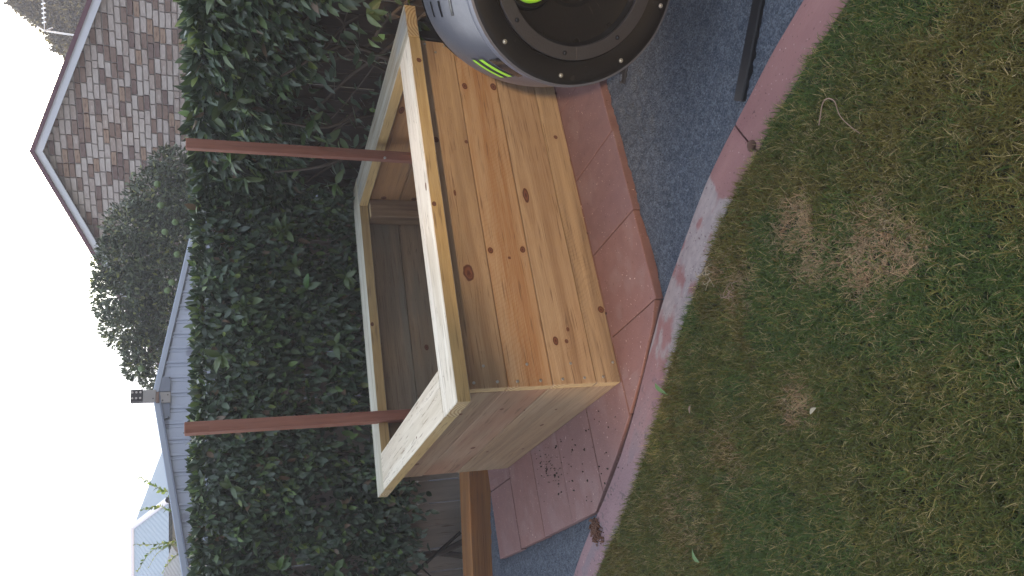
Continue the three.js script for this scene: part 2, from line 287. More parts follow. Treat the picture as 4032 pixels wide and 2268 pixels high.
// ------------------------------------------------------------------ pavers
{
  const pave = new THREE.Group(); pave.name = 'pavement'; structure(pave); pave.position.set(...PB); pave.rotation.y = TH; scene.add(pave);
  const mk = (seed, tone) => {
    const t = texture(512, 512, (u, v) => {
      let c = mix3([114, 84, 78], [138, 104, 95], fbm(u * 18, v * 18, seed, 4)); c = mix3(c, tone, 0.35 + 0.5 * (fbm(u * 3, v * 3, seed + 3, 3) - 0.3));
      c = mix3(c, [146, 124, 120], 0.32 * smooth(0.55, 0.75, fbm(u * 5 + 9, v * 7, seed + 7, 4)));
      const s = vnoise(u * 120, v * 120, seed + 5); if (s > 0.955) c = mix3(c, [220, 196, 184], 0.8); if (s < 0.03) c = mix3(c, [52, 34, 30], 0.85);
      return c;
    }); t.repeat.set(1.3, 1.3); return t;
  };
  const bump = texture(512, 512, (u, v) => { const n = 255 * (0.6 * fbm(u * 60, v * 60, 4, 3) + 0.4 * vnoise(u * 200, v * 200, 2)); return [n, n, n]; }, false);
  const mats = [mk(11, [128, 92, 90]), mk(23, [120, 90, 94]), mk(37, [134, 92, 86])].map(map => std({ map, roughness: 0.72, bumpMap: bump, bumpScale: 0.0014 }));
  const R = rng(5);
  const paver = (pts, gap = 0.0025) => { // pts in (a, b) metres, b towards the lawn
    const c = pts.reduce((s, p) => [s[0] + p[0] / pts.length, s[1] + p[1] / pts.length], [0, 0]);
    const bev = 0.004, inset = gap + bev;
    const sh = new THREE.Shape(pts.map(p => { const d = Math.hypot(p[0] - c[0], p[1] - c[1]), k = (d - inset * 1.35) / d; return new THREE.Vector2(c[0] + (p[0] - c[0]) * k, -(c[1] + (p[1] - c[1]) * k)); }));
    const g = new THREE.ExtrudeGeometry(sh, { depth: 0.05 - 2 * bev, bevelEnabled: true, bevelThickness: bev, bevelSize: bev, bevelSegments: 2, curveSegments: 4 });
    g.rotateX(-Math.PI / 2); g.translate(0, -0.05 + bev - R() * 0.003, 0);
    const m = part('paver', g, mats[Math.floor(R() * 3)], pave);
    m.position.y = 0; return m;
  };
  const k = K, FA = [0.158, 0.475, 0.79, 1.107, 1.42, 1.74];
  const jit = [0.314, 0.318, 0.312, 0.317, 0.313];
  for (let i = 0; i < 5; i++) paver([[FA[i] * k, 0], [FA[i + 1] * k, 0], [FA[i + 1] * k, jit[i] * k], [FA[i] * k, jit[i] * k]]);
  paver([[-0.112 * k, 0.002], [FA[0] * k, 0], [FA[0] * k, 0.305 * k], [0.1 * k, 0.262 * k], [-0.03 * k, 0.115 * k]]);
  paver([[-0.118 * k, -0.002], [0.25 * k, 0], [0.25 * k, -0.295 * k], [-0.302 * k, -0.295 * k], [-0.21 * k, -0.14 * k]]);
  paver([[-0.305 * k, -0.297 * k], [0.25 * k, -0.297 * k], [0.25 * k, -0.595 * k], [-0.357 * k, -0.595 * k], [-0.357 * k, -0.385 * k]]);
  paver([[-0.357 * k, -0.597 * k], [0.25 * k, -0.597 * k], [0.25 * k, -0.89 * k], [-0.36 * k, -0.89 * k]]);
  paver([[-0.362 * k, -0.892 * k], [0.25 * k, -0.892 * k], [0.25 * k, -1.185 * k], [-0.362 * k, -1.185 * k]]);
  paver([[-0.366 * k, -1.188 * k], [-0.046 * k, -1.188 * k], [-0.046 * k, -1.49 * k], [-0.366 * k, -1.49 * k]]);
  paver([[-0.046 * k, -1.188 * k], [0.27 * k, -1.188 * k], [0.27 * k, -1.49 * k], [-0.046 * k, -1.49 * k]], 0.004);
  for (const [a0, a1] of [[0.25, 0.57], [0.57, 0.89], [0.89, 1.21], [1.21, 1.53]]) for (const [b0, b1] of [[-0.003, -0.31], [-0.31, -0.62], [-0.62, -0.93], [-0.93, -1.24]])
    if (a0 < 0.3 || b0 > -0.1 || a1 > 1.5) paver([[(a0 + 0.005) * k, b0 * k], [a1 * k, b0 * k], [a1 * k, b1 * k], [(a0 + 0.005) * k, b1 * k]]);
  // crumbs of dark soil left on the paving
  const cr = []; const RR = rng(91); const crumb = new THREE.IcosahedronGeometry(1, 0);
  for (let i = 0; i < 150; i++) {
    const ctr = i < 80 ? [-0.9, -3.55, 0.1, 0.18] : [-0.72, -3.2, 0.25, 0.45], gx = (RR() + RR() + RR() - 1.5) * ctr[2] * 1.3, gz = (RR() + RR() + RR() - 1.5) * ctr[3] * 1.3, s = 0.0016 + 0.0042 * RR() * RR();
    const w = new THREE.Vector3(ctr[0] + gx, 0, ctr[1] + gz), q = w.clone().sub(new THREE.Vector3(...PB)), a = q.dot(eA), b = q.dot(eB);
    if (a > -0.02 || a < -0.42 || b < -1.4 || b > -0.1) continue;
    const m = M4().compose(new THREE.Vector3(w.x, 0.001, w.z), new THREE.Quaternion().setFromEuler(new THREE.Euler(RR() * 3, RR() * 3, RR() * 3)), new THREE.Vector3(s * 1.5, s * 0.7, s)); cr.push(place(crumb, m));
  }
  const cm = mesh('soil_crumbs', mergeGeometries(cr), std({ color: lin(0.035, 0.026, 0.02), roughness: 1 }));
  tag(cm, 'dark soil crumbs scattered over the left hand pavers', 'soil crumbs'); cm.userData.kind = 'stuff';
}

// ------------------------------------------------------------------ the planter box
{
  const t = thing('planter_box', 'large rectangular raised garden box of rough pine boards with a flat board rim', 'planter box', PB, TH);
  const tan = [186, 164, 134], tanD = [126, 105, 82], warm = [176, 150, 118];
  const W = 1.77, D = 1.50, T = 0.05;
  // rows of boards: height of bottom, height
  const rows = [[0.001, 0.114], [0.117, 0.193], [0.312, 0.192], [0.506, 0.192]];
  const frontTex = [
    wood({ L: W, W: 0.114, h: 96, light: [190, 166, 132], dark: tanD, warm, knots: [[0.33, 0.018, 0.02, 1.1], [1.248, 0.052, 0.013, 1.1]], seed: 31, saw: 1 }),
    wood({ L: W, W: 0.193, light: tan, dark: [136, 108, 80], warm: [182, 152, 116], knots: [[0.19, 0.146, 0.017, 1.6], [0.186, 0.097, 0.012, 1.1], [0.905, 0.153, 0.019, 2.9], [0.24, 0.08, 0.01, 1.4]], seed: 32, saw: 0.8 }),
    wood({ L: W, W: 0.192, light: tan, dark: [146, 102, 62], warm, knots: [[0.617, 0.172, 0.016, 1.3], [0.623, 0.022, 0.017, 1.3], [0.581, 0.091, 0.009, 1], [1.523, 0.017, 0.022, 1.3], [1.511, 0.164, 0.017, 1.5]], seed: 33, saw: 0.7 }),
    wood({ L: W, W: 0.192, light: [188, 164, 130], dark: [130, 102, 76], warm: [170, 146, 114], knots: [[0.505, 0.092, 0.032, 1.7], [0.495, 0.09, 0.013, 1], [1.179, 0.152, 0.016, 1.3], [1.181, 0.008, 0.013, 1], [0.9, 0.1, 0.008, 2.5]], seed: 34, blotch: 0.35, stain: [136, 118, 92], flecks: 0.6 }),
  ];
  rows.forEach(([y, h], i) => { // front boards stand proud by a hair of one another
    const proud = [0, 0.002, -0.001, 0.001][i];
    const g = bar(W, T, h - 0.0015, 0.003, [W, h]); // y = thickness, z = height
    const m = part('plank', g, woodMat(frontTex[i]), t); m.rotation.x = -Math.PI / 2; m.position.set(0, y, proud);
    m.matrixAutoUpdate = true;
  });
  const sideTex = [
    wood({ L: 1.5, W: 0.31, w: 768, light: [176, 152, 122], dark: [122, 98, 74], warm: [162, 134, 102], knots: [[0.55, 0.2, 0.016, 1.4], [1.0, 0.1, 0.014, 1.2], [0.3, 0.24, 0.01, 1.4]], seed: 41, blotch: 0.4, stain: [140, 122, 96] }),
    wood({ L: 1.5, W: 0.2, w: 768, light: [172, 146, 120], dark: [132, 98, 76], warm: [158, 120, 94], knots: [[0.9, 0.06, 0.016, 1.6], [0.25, 0.12, 0.012, 1.4]], seed: 42, blotch: 0.3, stain: [136, 122, 98] }),
    wood({ L: 1.5, W: 0.2, w: 768, light: [166, 142, 116], dark: [118, 92, 70], warm: [158, 126, 96], knots: [[0.28, 0.1, 0.012, 1.3], [1.15, 0.1, 0.02, 1.5]], seed: 43, blotch: 0.35, stain: [130, 118, 92] }),
  ];
  const innerTex = [
    wood({ L: 1.7, W: 0.2, w: 768, light: [172, 152, 124], dark: [108, 90, 70], warm: [158, 132, 100], seed: 51, blotch: 0.7, stain: [130, 120, 100], knots: [[0.7, 0.1, 0.016, 1.5]], flecks: 1 }),
    wood({ L: 1.7, W: 0.2, w: 768, light: [166, 152, 128], dark: [108, 94, 76], warm: [152, 136, 110], seed: 52, blotch: 0.8, stain: [126, 120, 104], flecks: 1 }),
    wood({ L: 1.5, W: 0.2, w: 768, light: [196, 160, 116], dark: [136, 100, 66], warm: [176, 130, 84], seed: 53, blotch: 0.7, stain: [110, 104, 94], knots: [[1.28, 0.1, 0.022, 1], [0.42, 0.16, 0.02, 2]] }),
  ];
  // left side: two boards over one wide one; right and back the same rows
  const sides = [[0.001, 0.31, 0], [0.313, 0.196, 1], [0.511, 0.187, 2]];
  for (const [y, h, i] of sides) {
    const g = bar(D - T, T, h - 0.0015, 0.003, [1.5, 0.2]);
    const m = part('plank', g, woodMat(sideTex[i]), t); m.quaternion.setFromRotationMatrix(M4().makeBasis(new THREE.Vector3(0, 0, -1), new THREE.Vector3(-1, 0, 0), new THREE.Vector3(0, 1, 0))); m.position.set(T + [0, 0.0015, -0.001][i], y, -T);
  }
  rows.forEach(([y, h], i) => {
    let g = bar(D - 2 * T, T, h - 0.0015, 0.003, [1.5, 0.2]);
    let m = part('plank', g, woodMat(innerTex[2]), t); m.quaternion.setFromRotationMatrix(M4().makeBasis(new THREE.Vector3(0, 0, -1), new THREE.Vector3(-1, 0, 0), new THREE.Vector3(0, 1, 0))); m.position.set(W, y, -T);
    g = bar(W - T, T, h - 0.0015, 0.003, [1.7, 0.2]);
    m = part('plank', g, woodMat(innerTex[i % 2]), t); m.rotation.x = -Math.PI / 2; m.position.set(T, y, -D + T);
  });
  // corner posts
  const postTex = woodMat(wood({ L: 0.7, W: 0.4, w: 256, h: 256, light: [176, 150, 118], dark: [112, 86, 62], seed: 61, knots: [[0.3, 0.06, 0.02, 1.6]] }));
  for (const [x, z] of [[T + 0.001, -T - 0.101], [W - T - 0.101, -T - 0.101], [T + 0.001, -D + T + 0.001], [W - T - 0.125, -D + T + 0.001]]) {
    const w = x > 1 && z < -1 ? 0.124 : 0.1;
    const m = part('corner_post', bar(0.69, 0.1, w, 0.003, [0.7, 0.4]), postTex, t); m.quaternion.setFromRotationMatrix(M4().makeBasis(new THREE.Vector3(0, 1, 0), new THREE.Vector3(0, 0, -1), new THREE.Vector3(-1, 0, 0))); m.position.set(x + w, 0.003, z + 0.1);
  }
  // the rim
  const y0 = 0.6995, RT = 0.056, RW = 0.195;
  const rimTex = [
    wood({ L: 1.8, W: 0.195, light: [228, 220, 204], dark: [184, 168, 142], warm: [220, 208, 190], seed: 71, flecks: 1, contrast: 0.8, blotch: 0.25, stain: [158, 138, 108], knots: [[0.98, 0.16, 0.013, 2.2], [0.15, 0.06, 0.004, 1.2]] }),
    wood({ L: 1.4, W: 0.195, light: [224, 216, 198], dark: [182, 166, 140], warm: [220, 208, 188], seed: 72, flecks: 1, contrast: 0.9, knots: [[0.5, 0.05, 0.006, 2]] }),
    wood({ L: 2.0, W: 0.195, light: [204, 202, 188], dark: [160, 150, 124], warm: [196, 186, 160], seed: 73, contrast: 0.8 }),
    wood({ L: 1.5, W: 0.195, light: [186, 182, 166], dark: [132, 122, 102], warm: [170, 164, 150], seed: 74, blotch: 0.8, stain: [138, 142, 142], contrast: 1.1, flecks: 0.8 }),
  ];
  const edgeTex = wood({ L: 1.9, W: 0.195, h: 128, light: [204, 182, 134], dark: [160, 132, 86], warm: [198, 168, 112], seed: 75, knots: [[1.75, 0.02, 0.016, 1.2], [0.92, 0.04, 0.012, 1.3]], contrast: 0.9 });
  const edgeMat = woodMat(edgeTex, 0.8, 0.0012)[0];
  const rim = (L, i, m4) => { // top in its own wood, the sawn edges in another: the edges are the last quarter of the map
    const g = bar(L, RT, RW, 0.003, [L, 0.195], 0, true); const m = part('rim_board', g, [...woodMat(rimTex[i], 0.8, 0.0016), edgeMat], t); m.applyMatrix4(m4); return m;
  };
  const X = new THREE.Vector3(1, 0, 0), Y = new THREE.Vector3(0, 1, 0), Z = new THREE.Vector3(0, 0, 1);
  const zF = 0.102, zB = -1.581, xL = -0.08, xR = 1.881;
  // front board: x along, z across
  rim(xR - xL - RW - 0.0015, 0, basis(X, Y, Z, new THREE.Vector3(xL, y0, zF - RW)));
  rim(xR - xL + 0.02, 2, basis(X, Y, Z, new THREE.Vector3(xL, y0 - 0.001, zB)));
  const across = basis(Z.clone().negate(), Y, X, new THREE.Vector3());
  rim(zF - zB - 2 * RW - 0.003, 1, across.clone().setPosition(new THREE.Vector3(xL + 0.001, y0 + 0.001, zF - RW - 0.0015)));
  rim(zF - zB - RW - 0.0015, 3, across.clone().setPosition(new THREE.Vector3(xR - RW, y0 + 0.0015, zF + 0.001)));
  // screw heads
  const head = new THREE.LatheGeometry([[0, 0.0016], [0.0022, 0.0014], [0.0024, 0.0024], [0.0052, 0.0022], [0.0062, 0.0008], [0.0062, -0.002]].map(p => new THREE.Vector2(...p)), 12); head.rotateX(Math.PI / 2);
  const steel = std({ color: lin(0.42, 0.42, 0.4), metalness: 0.7, roughness: 0.35 });
  for (const [x, y] of [[0.024, 0.646], [0.024, 0.548], [0.021, 0.464], [0.02, 0.364], [0.022, 0.266], [0.023, 0.167], [0.024, 0.08], [0.092, 0.597], [0.092, 0.411], [0.088, 0.217], [0.086, 0.021], [1.745, 0.646], [1.745, 0.55], [1.745, 0.46], [1.7, 0.6]]) { const m = part('screw', head, steel, t); m.position.set(x, y, 0.003); }
}
// stakes
{
  const tex = wood({ L: 1.8, W: 0.2, w: 512, light: [176, 118, 94], dark: [124, 76, 60], warm: [164, 106, 84], seed: 81, contrast: 1.1, blotch: 0.4, stain: [134, 92, 78] });
  const mats = woodMat(tex, 0.75, 0.0008);
  const stake = (label, pos, h, turn, w) => {
    const o = thing('wooden_stake', label, 'stake', pos, turn, 'reddish hardwood stakes in the planter');
    const m = part('shaft', bar(h, w, w, 0.003, [1.8, 0.2, label.length * 0.1]), mats, o); m.quaternion.setFromRotationMatrix(M4().makeBasis(new THREE.Vector3(0, 1, 0), new THREE.Vector3(-1, 0, 0), new THREE.Vector3(0, 0, 1))); m.position.set(w / 2, 0, -w / 2);
    return o;
  };
  stake('reddish brown stake by the planter\'s back rim, in front of the metal shed\'s ridge', [-0.714, 0, -4.19], 1.737, TH, 0.058);
  const r = stake('reddish brown stake with a bolt, standing against the planter\'s right rim board', [0.73, 0, -4.2], 1.731, THREE.MathUtils.degToRad(8.4), 0.051);
  const b = new THREE.SphereGeometry(0.008, 10, 6, 0, Math.PI * 2, 0, Math.PI / 2); b.rotateX(Math.PI / 2);
  const bm = part('bolt_head', b, std({ color: lin(0.45, 0.43, 0.4), metalness: 0.8, roughness: 0.35 }), r); bm.position.set(-0.016, 0.72, 0.0256);
}

// ------------------------------------------------------------------ the compost tumbler
{
  const t = thing('compost_tumbler', 'black and grey drum compost tumbler with lime green knob at the planter\'s right end', 'compost tumbler', [0.987, -0.045, -2.136], -THREE.MathUtils.degToRad(18));
  const CY = 0.58, R = 0.35;
  const scuff = texture(512, 512, (u, v) => { const n = fbm(u * 12, v * 12, 3, 4), s = vnoise(u * 90, v * 14, 5); let c = mix3([15, 14.5, 14.5], [22, 21, 20], n); if (s > 0.93) c = mix3(c, [70, 66, 62], 0.5); return c; });
  const pb = texture(256, 256, (u, v) => { const n = 255 * (0.7 * vnoise(u * 128, v * 128, 3) + 0.3 * vnoise(u * 60, v * 60, 2)); return [n, n, n]; }, false); pb.repeat.set(4, 4);
  const phys = (p) => new THREE.MeshPhysicalMaterial({ specularIntensity: 0.4, ...p });
  const black = phys({ map: scuff, roughness: 0.58, bumpMap: pb, bumpScale: 0.0005 });
  const blackDull = phys({ map: scuff, roughness: 0.62, bumpMap: pb, bumpScale: 0.0006 });
  const ringM = phys({ specularIntensity: 0.8, color: lin(0.03, 0.03, 0.036), roughness: 0.5, bumpMap: pb, bumpScale: 0.0005 });
  const greyTex = texture(512, 256, (u, v) => { const n = fbm(u * 30, v * 6, 3, 4); return mix3([66, 69, 79], [76, 79, 89], n); });
  const grey = std({ map: greyTex, roughness: 0.3, bumpMap: pb, bumpScale: 0.0003 });
  const greyLight = std({ color: lin(0.085, 0.092, 0.12), roughness: 0.4 });
  const lime = std({ color: lin(0.3, 0.62, 0.035), roughness: 0.38 });
  const gloss = std({ color: lin(0.012, 0.013, 0.018), roughness: 0.12 });
  const boltM = std({ color: lin(0.5, 0.49, 0.46), metalness: 0.8, roughness: 0.3 });
  const lathe = (pts, seg = 96) => { const g = new THREE.LatheGeometry(pts.map(p => new THREE.Vector2(p[0], p[1])), seg); g.rotateX(Math.PI / 2); return toCreasedNormals(g, 0.6); }; // profile (radius, z)
  const at = (m, x = 0, y = CY, z = 0) => { m.position.set(x, y, z); return m; };
  // end plate with dished face
  const plate = at(part('end_plate', lathe([[0.001, -0.03], [0.07, -0.03], [0.082, -0.026], [0.098, -0.026], [0.108, -0.034], [0.2, -0.036], [0.216, -0.03], [0.226, -0.012], [0.27, -0.012], [0.275, -0.004], [0.3, 0.004], [0.335, 0.002], [0.344, -0.003], [0.349, -0.012], [0.35, -0.04], [0.345, -0.05]]), black, t));
  // ring of three bolted segments
  for (let k = 0; k < 3; k++) {
    const a0 = -0.92 + k * Math.PI * 2 / 3 + 0.006, a1 = a0 + Math.PI * 2 / 3 - 0.012, sh = new THREE.Shape();
    sh.absarc(0, 0, 0.267, a0, a1, false); sh.absarc(0, 0, 0.228, a1, a0, true);
    const g = new THREE.ExtrudeGeometry(sh, { depth: 0.012, bevelEnabled: true, bevelThickness: 0.002, bevelSize: 0.002, bevelSegments: 2, curveSegments: 30 });
    const rg = part('ring_segment', g, ringM, plate); rg.position.z = -0.006;
  }
  const bolt = mergeGeometries([new THREE.CylinderGeometry(0.0075, 0.0075, 0.003, 14).toNonIndexed(), new THREE.SphereGeometry(0.0055, 10, 5, 0, 6.3, 0, 1.57).toNonIndexed()]); bolt.rotateX(Math.PI / 2);
  const washer = new THREE.TorusGeometry(0.009, 0.0025, 6, 16);
  const polar = (r, deg) => [r * Math.cos(deg * Math.PI / 180), r * Math.sin(deg * Math.PI / 180)];
  for (let k = 0; k < 9; k++) { const [x, y] = polar(0.318, 178 + k * 40); const m = part('bolt', bolt, boltM, plate); m.position.set(x, y, 0.005); const w = part('washer', washer, black, plate); w.position.set(x, y, 0.004); }
  for (let k = 0; k < 8; k++) { const [x, y] = polar(0.248, 178 + k * 45); const m = part('bolt', bolt, gloss, plate); m.position.set(x, y, 0.009); }
  for (let k = 0; k < 7; k++) { const [x, y] = polar(0.213, 158 + k * 34); const m = part('boss', washer, black, plate); m.position.set(x, y, -0.03); }
  // knob in its round well, on the upper side of the face
  const kx = -0.062, ky = CY + 0.152;
  const well = at(part('knob_well', lathe([[0.0, -0.006], [0.058, -0.006], [0.062, 0.006], [0.072, 0.008], [0.078, 0.0], [0.08, -0.03]], 64), blackDull, t), kx + 0.006, ky, 0.004);
  const knob = at(part('knob', lathe([[0.006, 0.02], [0.012, 0.034], [0.03, 0.034], [0.034, 0.028], [0.038, 0.028], [0.042, 0.036], [0.05, 0.036], [0.054, 0.03], [0.055, 0.0]], 64), lime, t), kx, ky, 0.004);
  const pin = part('pin', new THREE.SphereGeometry(0.009, 12, 8), gloss, knob); pin.position.z = 0.022;
  // barrel
  const Lb = 0.64, rad = (s) => 0.336 + 0.038 * Math.sin(Math.PI * Math.min(1, Math.max(0, s / Lb)) ) ** 0.8;
  const prof = []; for (let i = 0; i <= 24; i++) { const s = Lb * i / 24; prof.push([rad(s), -s - 0.03]); }
  at(part('barrel', lathe(prof, 128), grey, t));
  at(part('rim_band', lathe([[0.341, -0.005], [0.353, -0.008], [0.356, -0.03], [0.35, -0.04], [0.353, -0.045], [0.352, -0.06], [0.345, -0.066]], 128), greyLight, t));
  at(part('far_end', lathe([[0.001, -Lb - 0.06], [0.25, -Lb - 0.06], [0.34, -Lb - 0.045], [0.345, -Lb - 0.02]], 96), black, t));
  // patches on the barrel skin: s range, angle range (0 = left, up positive), slant
  const skin = (s0, s1, a0, a1, slant, lift, n = 8) => {
    const pos = [], idx = [], uv = [];
    for (let i = 0; i <= n; i++) for (let j = 0; j <= n; j++) { const f = i / n, a = mix(a0, a1, f) * Math.PI / 180, s = mix(s0, s1, j / n) + slant * f, r = rad(s) + lift; pos.push(-r * Math.cos(a), r * Math.sin(a), -s - 0.03); uv.push(f, j / n); }
    for (let i = 0; i < n; i++) for (let j = 0; j < n; j++) { const a = i * (n + 1) + j; idx.push(a, a + n + 1, a + 1, a + 1, a + n + 1, a + n + 2); }
    const g = new THREE.BufferGeometry(); g.setAttribute('position', new THREE.Float32BufferAttribute(pos, 3)); g.setAttribute('uv', new THREE.Float32BufferAttribute(uv, 2)); g.setIndex(idx); g.computeVertexNormals(); return g;
  };
  const dbl = (m) => { m = m.clone(); m.side = THREE.DoubleSide; return m; };
  const limeS = dbl(lime), glossS = dbl(gloss), darkS = dbl(ringM), lightS = dbl(greyLight);
  globalThis.__t = null;
  at(part('badge_frame', skin(0.165, 0.215, 19, 37, 0.05, 0.002), darkS, t));
  at(part('green_stripe', skin(0.178, 0.206, 20, 36, 0.05, 0.004), limeS, t));
  at(part('badge_frame', skin(0.1, 0.15, 19, 37, 0.05, 0.002), darkS, t));
  at(part('green_stripe', skin(0.108, 0.14, 20, 36, 0.05, 0.004), limeS, t));
  at(part('badge', skin(0.01, 0.085, 18, 35, 0.035, 0.003), glossS, t));
  for (const s of [0.17, 0.28, 0.39]) at(part('vent_slot', skin(s, s + 0.018, 62, 70, -0.012, 0.002, 4), glossS, t));
  for (const [a, w] of [[76, 1.2], [82, 3], [88, 1.2]]) at(part('door_ridge', skin(0.04, 0.6, a, a + w, 0, 0.006, 10), w > 2 ? darkS : lightS, t));
  // stand: two base bars, uprights and axle stubs
  const post = (L, w) => new THREE.BoxGeometry(L, w, w);
  const tubeSteel = std({ color: lin(0.014, 0.014, 0.016), roughness: 0.4 });
  const rbar = (L) => bar(L, 0.034, 0.048, 0.004);
  for (const z of [0.15, -0.67]) {
    const b = part('base_bar', rbar(0.67), [tubeSteel, tubeSteel], t); b.position.set(-0.335, -0.014, z - 0.008);
    const u = part('upright', bar(CY, 0.05, 0.04, 0.004), [tubeSteel, tubeSteel], t); u.quaternion.setFromRotationMatrix(M4().makeBasis(new THREE.Vector3(0, 1, 0), new THREE.Vector3(-1, 0, 0), new THREE.Vector3(0, 0, 1))); u.position.set(0.026 + 0.03, 0.045, z - 0.02);
    const c = new THREE.CylinderGeometry(0.018, 0.018, 0.16, 20); c.rotateX(Math.PI / 2); at(part('axle_stub', c, tubeSteel, t), 0.03, CY, z + (z > 0 ? -0.07 : 0.07));
  }
}

// ------------------------------------------------------------------ sleeper, fences
{
  const tex = wood({ L: 2.6, W: 0.2, light: [170, 118, 66], dark: [118, 78, 42], warm: [184, 118, 58], seed: 91, blotch: 0.3, stain: [120, 84, 52] });
  const dir = new THREE.Vector3(-0.99, 0, 0.135).normalize(), t = thing('timber_sleeper', 'orange brown timber sleeper lying along the base of the back fence', 'sleeper', [-1.19 + 1.2 * 0.99, -0.05, -4.525 - 1.2 * 0.135]);
  const m = part('beam', bar(2.6, 0.175, 0.2, 0.006, [2.6, 0.2]), woodMat(tex, 0.8, 0.002), t);
  m.quaternion.setFromRotationMatrix(M4().makeBasis(dir, new THREE.Vector3(0, 1, 0), new THREE.Vector3().crossVectors(dir, new THREE.Vector3(0, 1, 0)))); 
  m.position.addScaledVector(new THREE.Vector3().crossVectors(dir, new THREE.Vector3(0, 1, 0)), 0); t.userData.side = 1;
}
function fence(name, label, A, B, h, w, gap, mats, seed, y0 = -0.05) {
  const d = new THREE.Vector3(B[0] - A[0], 0, B[1] - A[1]), L = d.length(); d.normalize();
  const o = thing(name, label, 'fence', [A[0], y0, A[1]]);
  const R = rng(seed), nrm = new THREE.Vector3(-d.z, 0, d.x); let s = 0;
  const geos = [0, 1, 2].map(i => bar(h, 0.016, w, 0.002, [1.8, 0.2, i * 0.31, i * 0.27]));
  while (s < L) {
    const m = part('paling', geos[Math.floor(R() * 3)], mats[Math.floor(R() * mats.length)], o);
    m.quaternion.setFromRotationMatrix(M4().makeBasis(new THREE.Vector3(0, 1, 0), nrm.clone().negate(), d.clone())); // x up, y out, z along
    m.quaternion.setFromRotationMatrix(M4().makeBasis(new THREE.Vector3(0, 1, 0), new THREE.Vector3().crossVectors(d, new THREE.Vector3(0, 1, 0)), d.clone()));
    m.position.copy(d.clone().multiplyScalar(s)).addScaledVector(nrm, (R() - 0.5) * 0.004); m.position.y = R() * 0.02 + 0.03;
    s += w + gap * (0.5 + R());
  }
  for (const y of [0.28, 1.3]) { const r = part('rail', bar(L, 0.07, 0.04, 0.003, [1.8, 0.2]), mats[0], o); r.quaternion.setFromRotationMatrix(M4().makeBasis(d, new THREE.Vector3(0, 1, 0), new THREE.Vector3().crossVectors(d, new THREE.Vector3(0, 1, 0)))); r.position.y = y; r.position.addScaledVector(nrm, -0.062); }
  return o;
}
{
  const grey = [101, 102, 103].map(s => woodMat(wood({ L: 1.8, W: 0.2, w: 512, light: [206, 196, 186], dark: [158, 148, 140], warm: [190, 178, 166], seed: s, contrast: 0.8 }), 0.85));
  const brown = [104, 105].map(s => woodMat(wood({ L: 1.8, W: 0.2, w: 512, light: [66, 54, 46], dark: [40, 32, 27], warm: [60, 48, 40], seed: s }), 0.9));
  fence('paling_fence', 'grey weathered board fence behind the sleeper at the left', [-3.4, -4.78], [0.55, -5.36], 1.62, 0.146, 0.004, grey, 7);
  fence('paling_fence', 'dark brown paling fence with thin gaps behind the hedge at the right', [0.66, -5.42], [2.15, -2.66], 1.62, 0.1, 0.009, brown, 8);
  const p = thing('fence_post', 'grey square fence post at the fence corner behind the planter\'s back corner', 'post', [0.56, -0.05, -5.28], 0.2);
  const m = part('post_shaft', bar(1.65, 0.09, 0.09, 0.004, [1.8, 0.2]), grey[1], p); m.quaternion.setFromRotationMatrix(M4().makeBasis(new THREE.Vector3(0, 1, 0), new THREE.Vector3(-1, 0, 0), new THREE.Vector3(0, 0, 1))); m.position.set(0.045, 0, -0.045);
}

// ------------------------------------------------------------------ leaves
function leafGeo(L, W, fold, bend, n = 4) { // along +y, face towards +z
  const pos = [], idx = [];
  for (let i = 0; i <= n; i++) { const t = i / n, w = W / 2 * Math.pow(Math.sin(Math.PI * Math.min(1, 0.04 + t * 0.95)), 0.8) * (1 - 0.25 * t), y = L * t, z = -bend * t * t * L;
    pos.push(-w, y, z + fold * w, 0, y, z, w, y, z + fold * w); }
  for (let i = 0; i < n; i++) { const a = i * 3; idx.push(a, a + 1, a + 3, a + 1, a + 4, a + 3, a + 1, a + 2, a + 4, a + 2, a + 5, a + 4); }
  const g = new THREE.BufferGeometry(); g.setAttribute('position', new THREE.Float32BufferAttribute(pos, 3)); g.setIndex(idx); g.computeVertexNormals();
  g.setAttribute('uv', new THREE.Float32BufferAttribute(pos.filter((_, i) => i % 3 < 2).map(v => v * 10), 2));
  return g;
}
function leafMat(rough, trans, color = lin(1, 1, 1)) { return new THREE.MeshPhysicalMaterial({ color, roughness: rough, transmission: trans, thickness: 0, side: THREE.DoubleSide }); }
const instanced = (name, geo, mat, list, parent) => { // list of [matrix, color]
  const m = new THREE.InstancedMesh(geo, mat, list.length); list.forEach(([a, c], i) => { m.setMatrixAt(i, a); m.setColorAt(i, c); });
  m.name = name; m.userData.kind = 'stuff'; shade(m); parent.add(m); return m;
};
const _q = new THREE.Quaternion(), _v = new THREE.Vector3();
function leafMatrix(pos, dir, face, s) { // dir: growth direction, face: which way the blade looks
  const y = dir.clone().normalize(), z = face.clone().addScaledVector(y, -face.dot(y)).normalize(), x = new THREE.Vector3().crossVectors(y, z);
  return new THREE.Matrix4().makeBasis(x.multiplyScalar(s), y.multiplyScalar(s), z.multiplyScalar(s)).setPosition(pos);
}
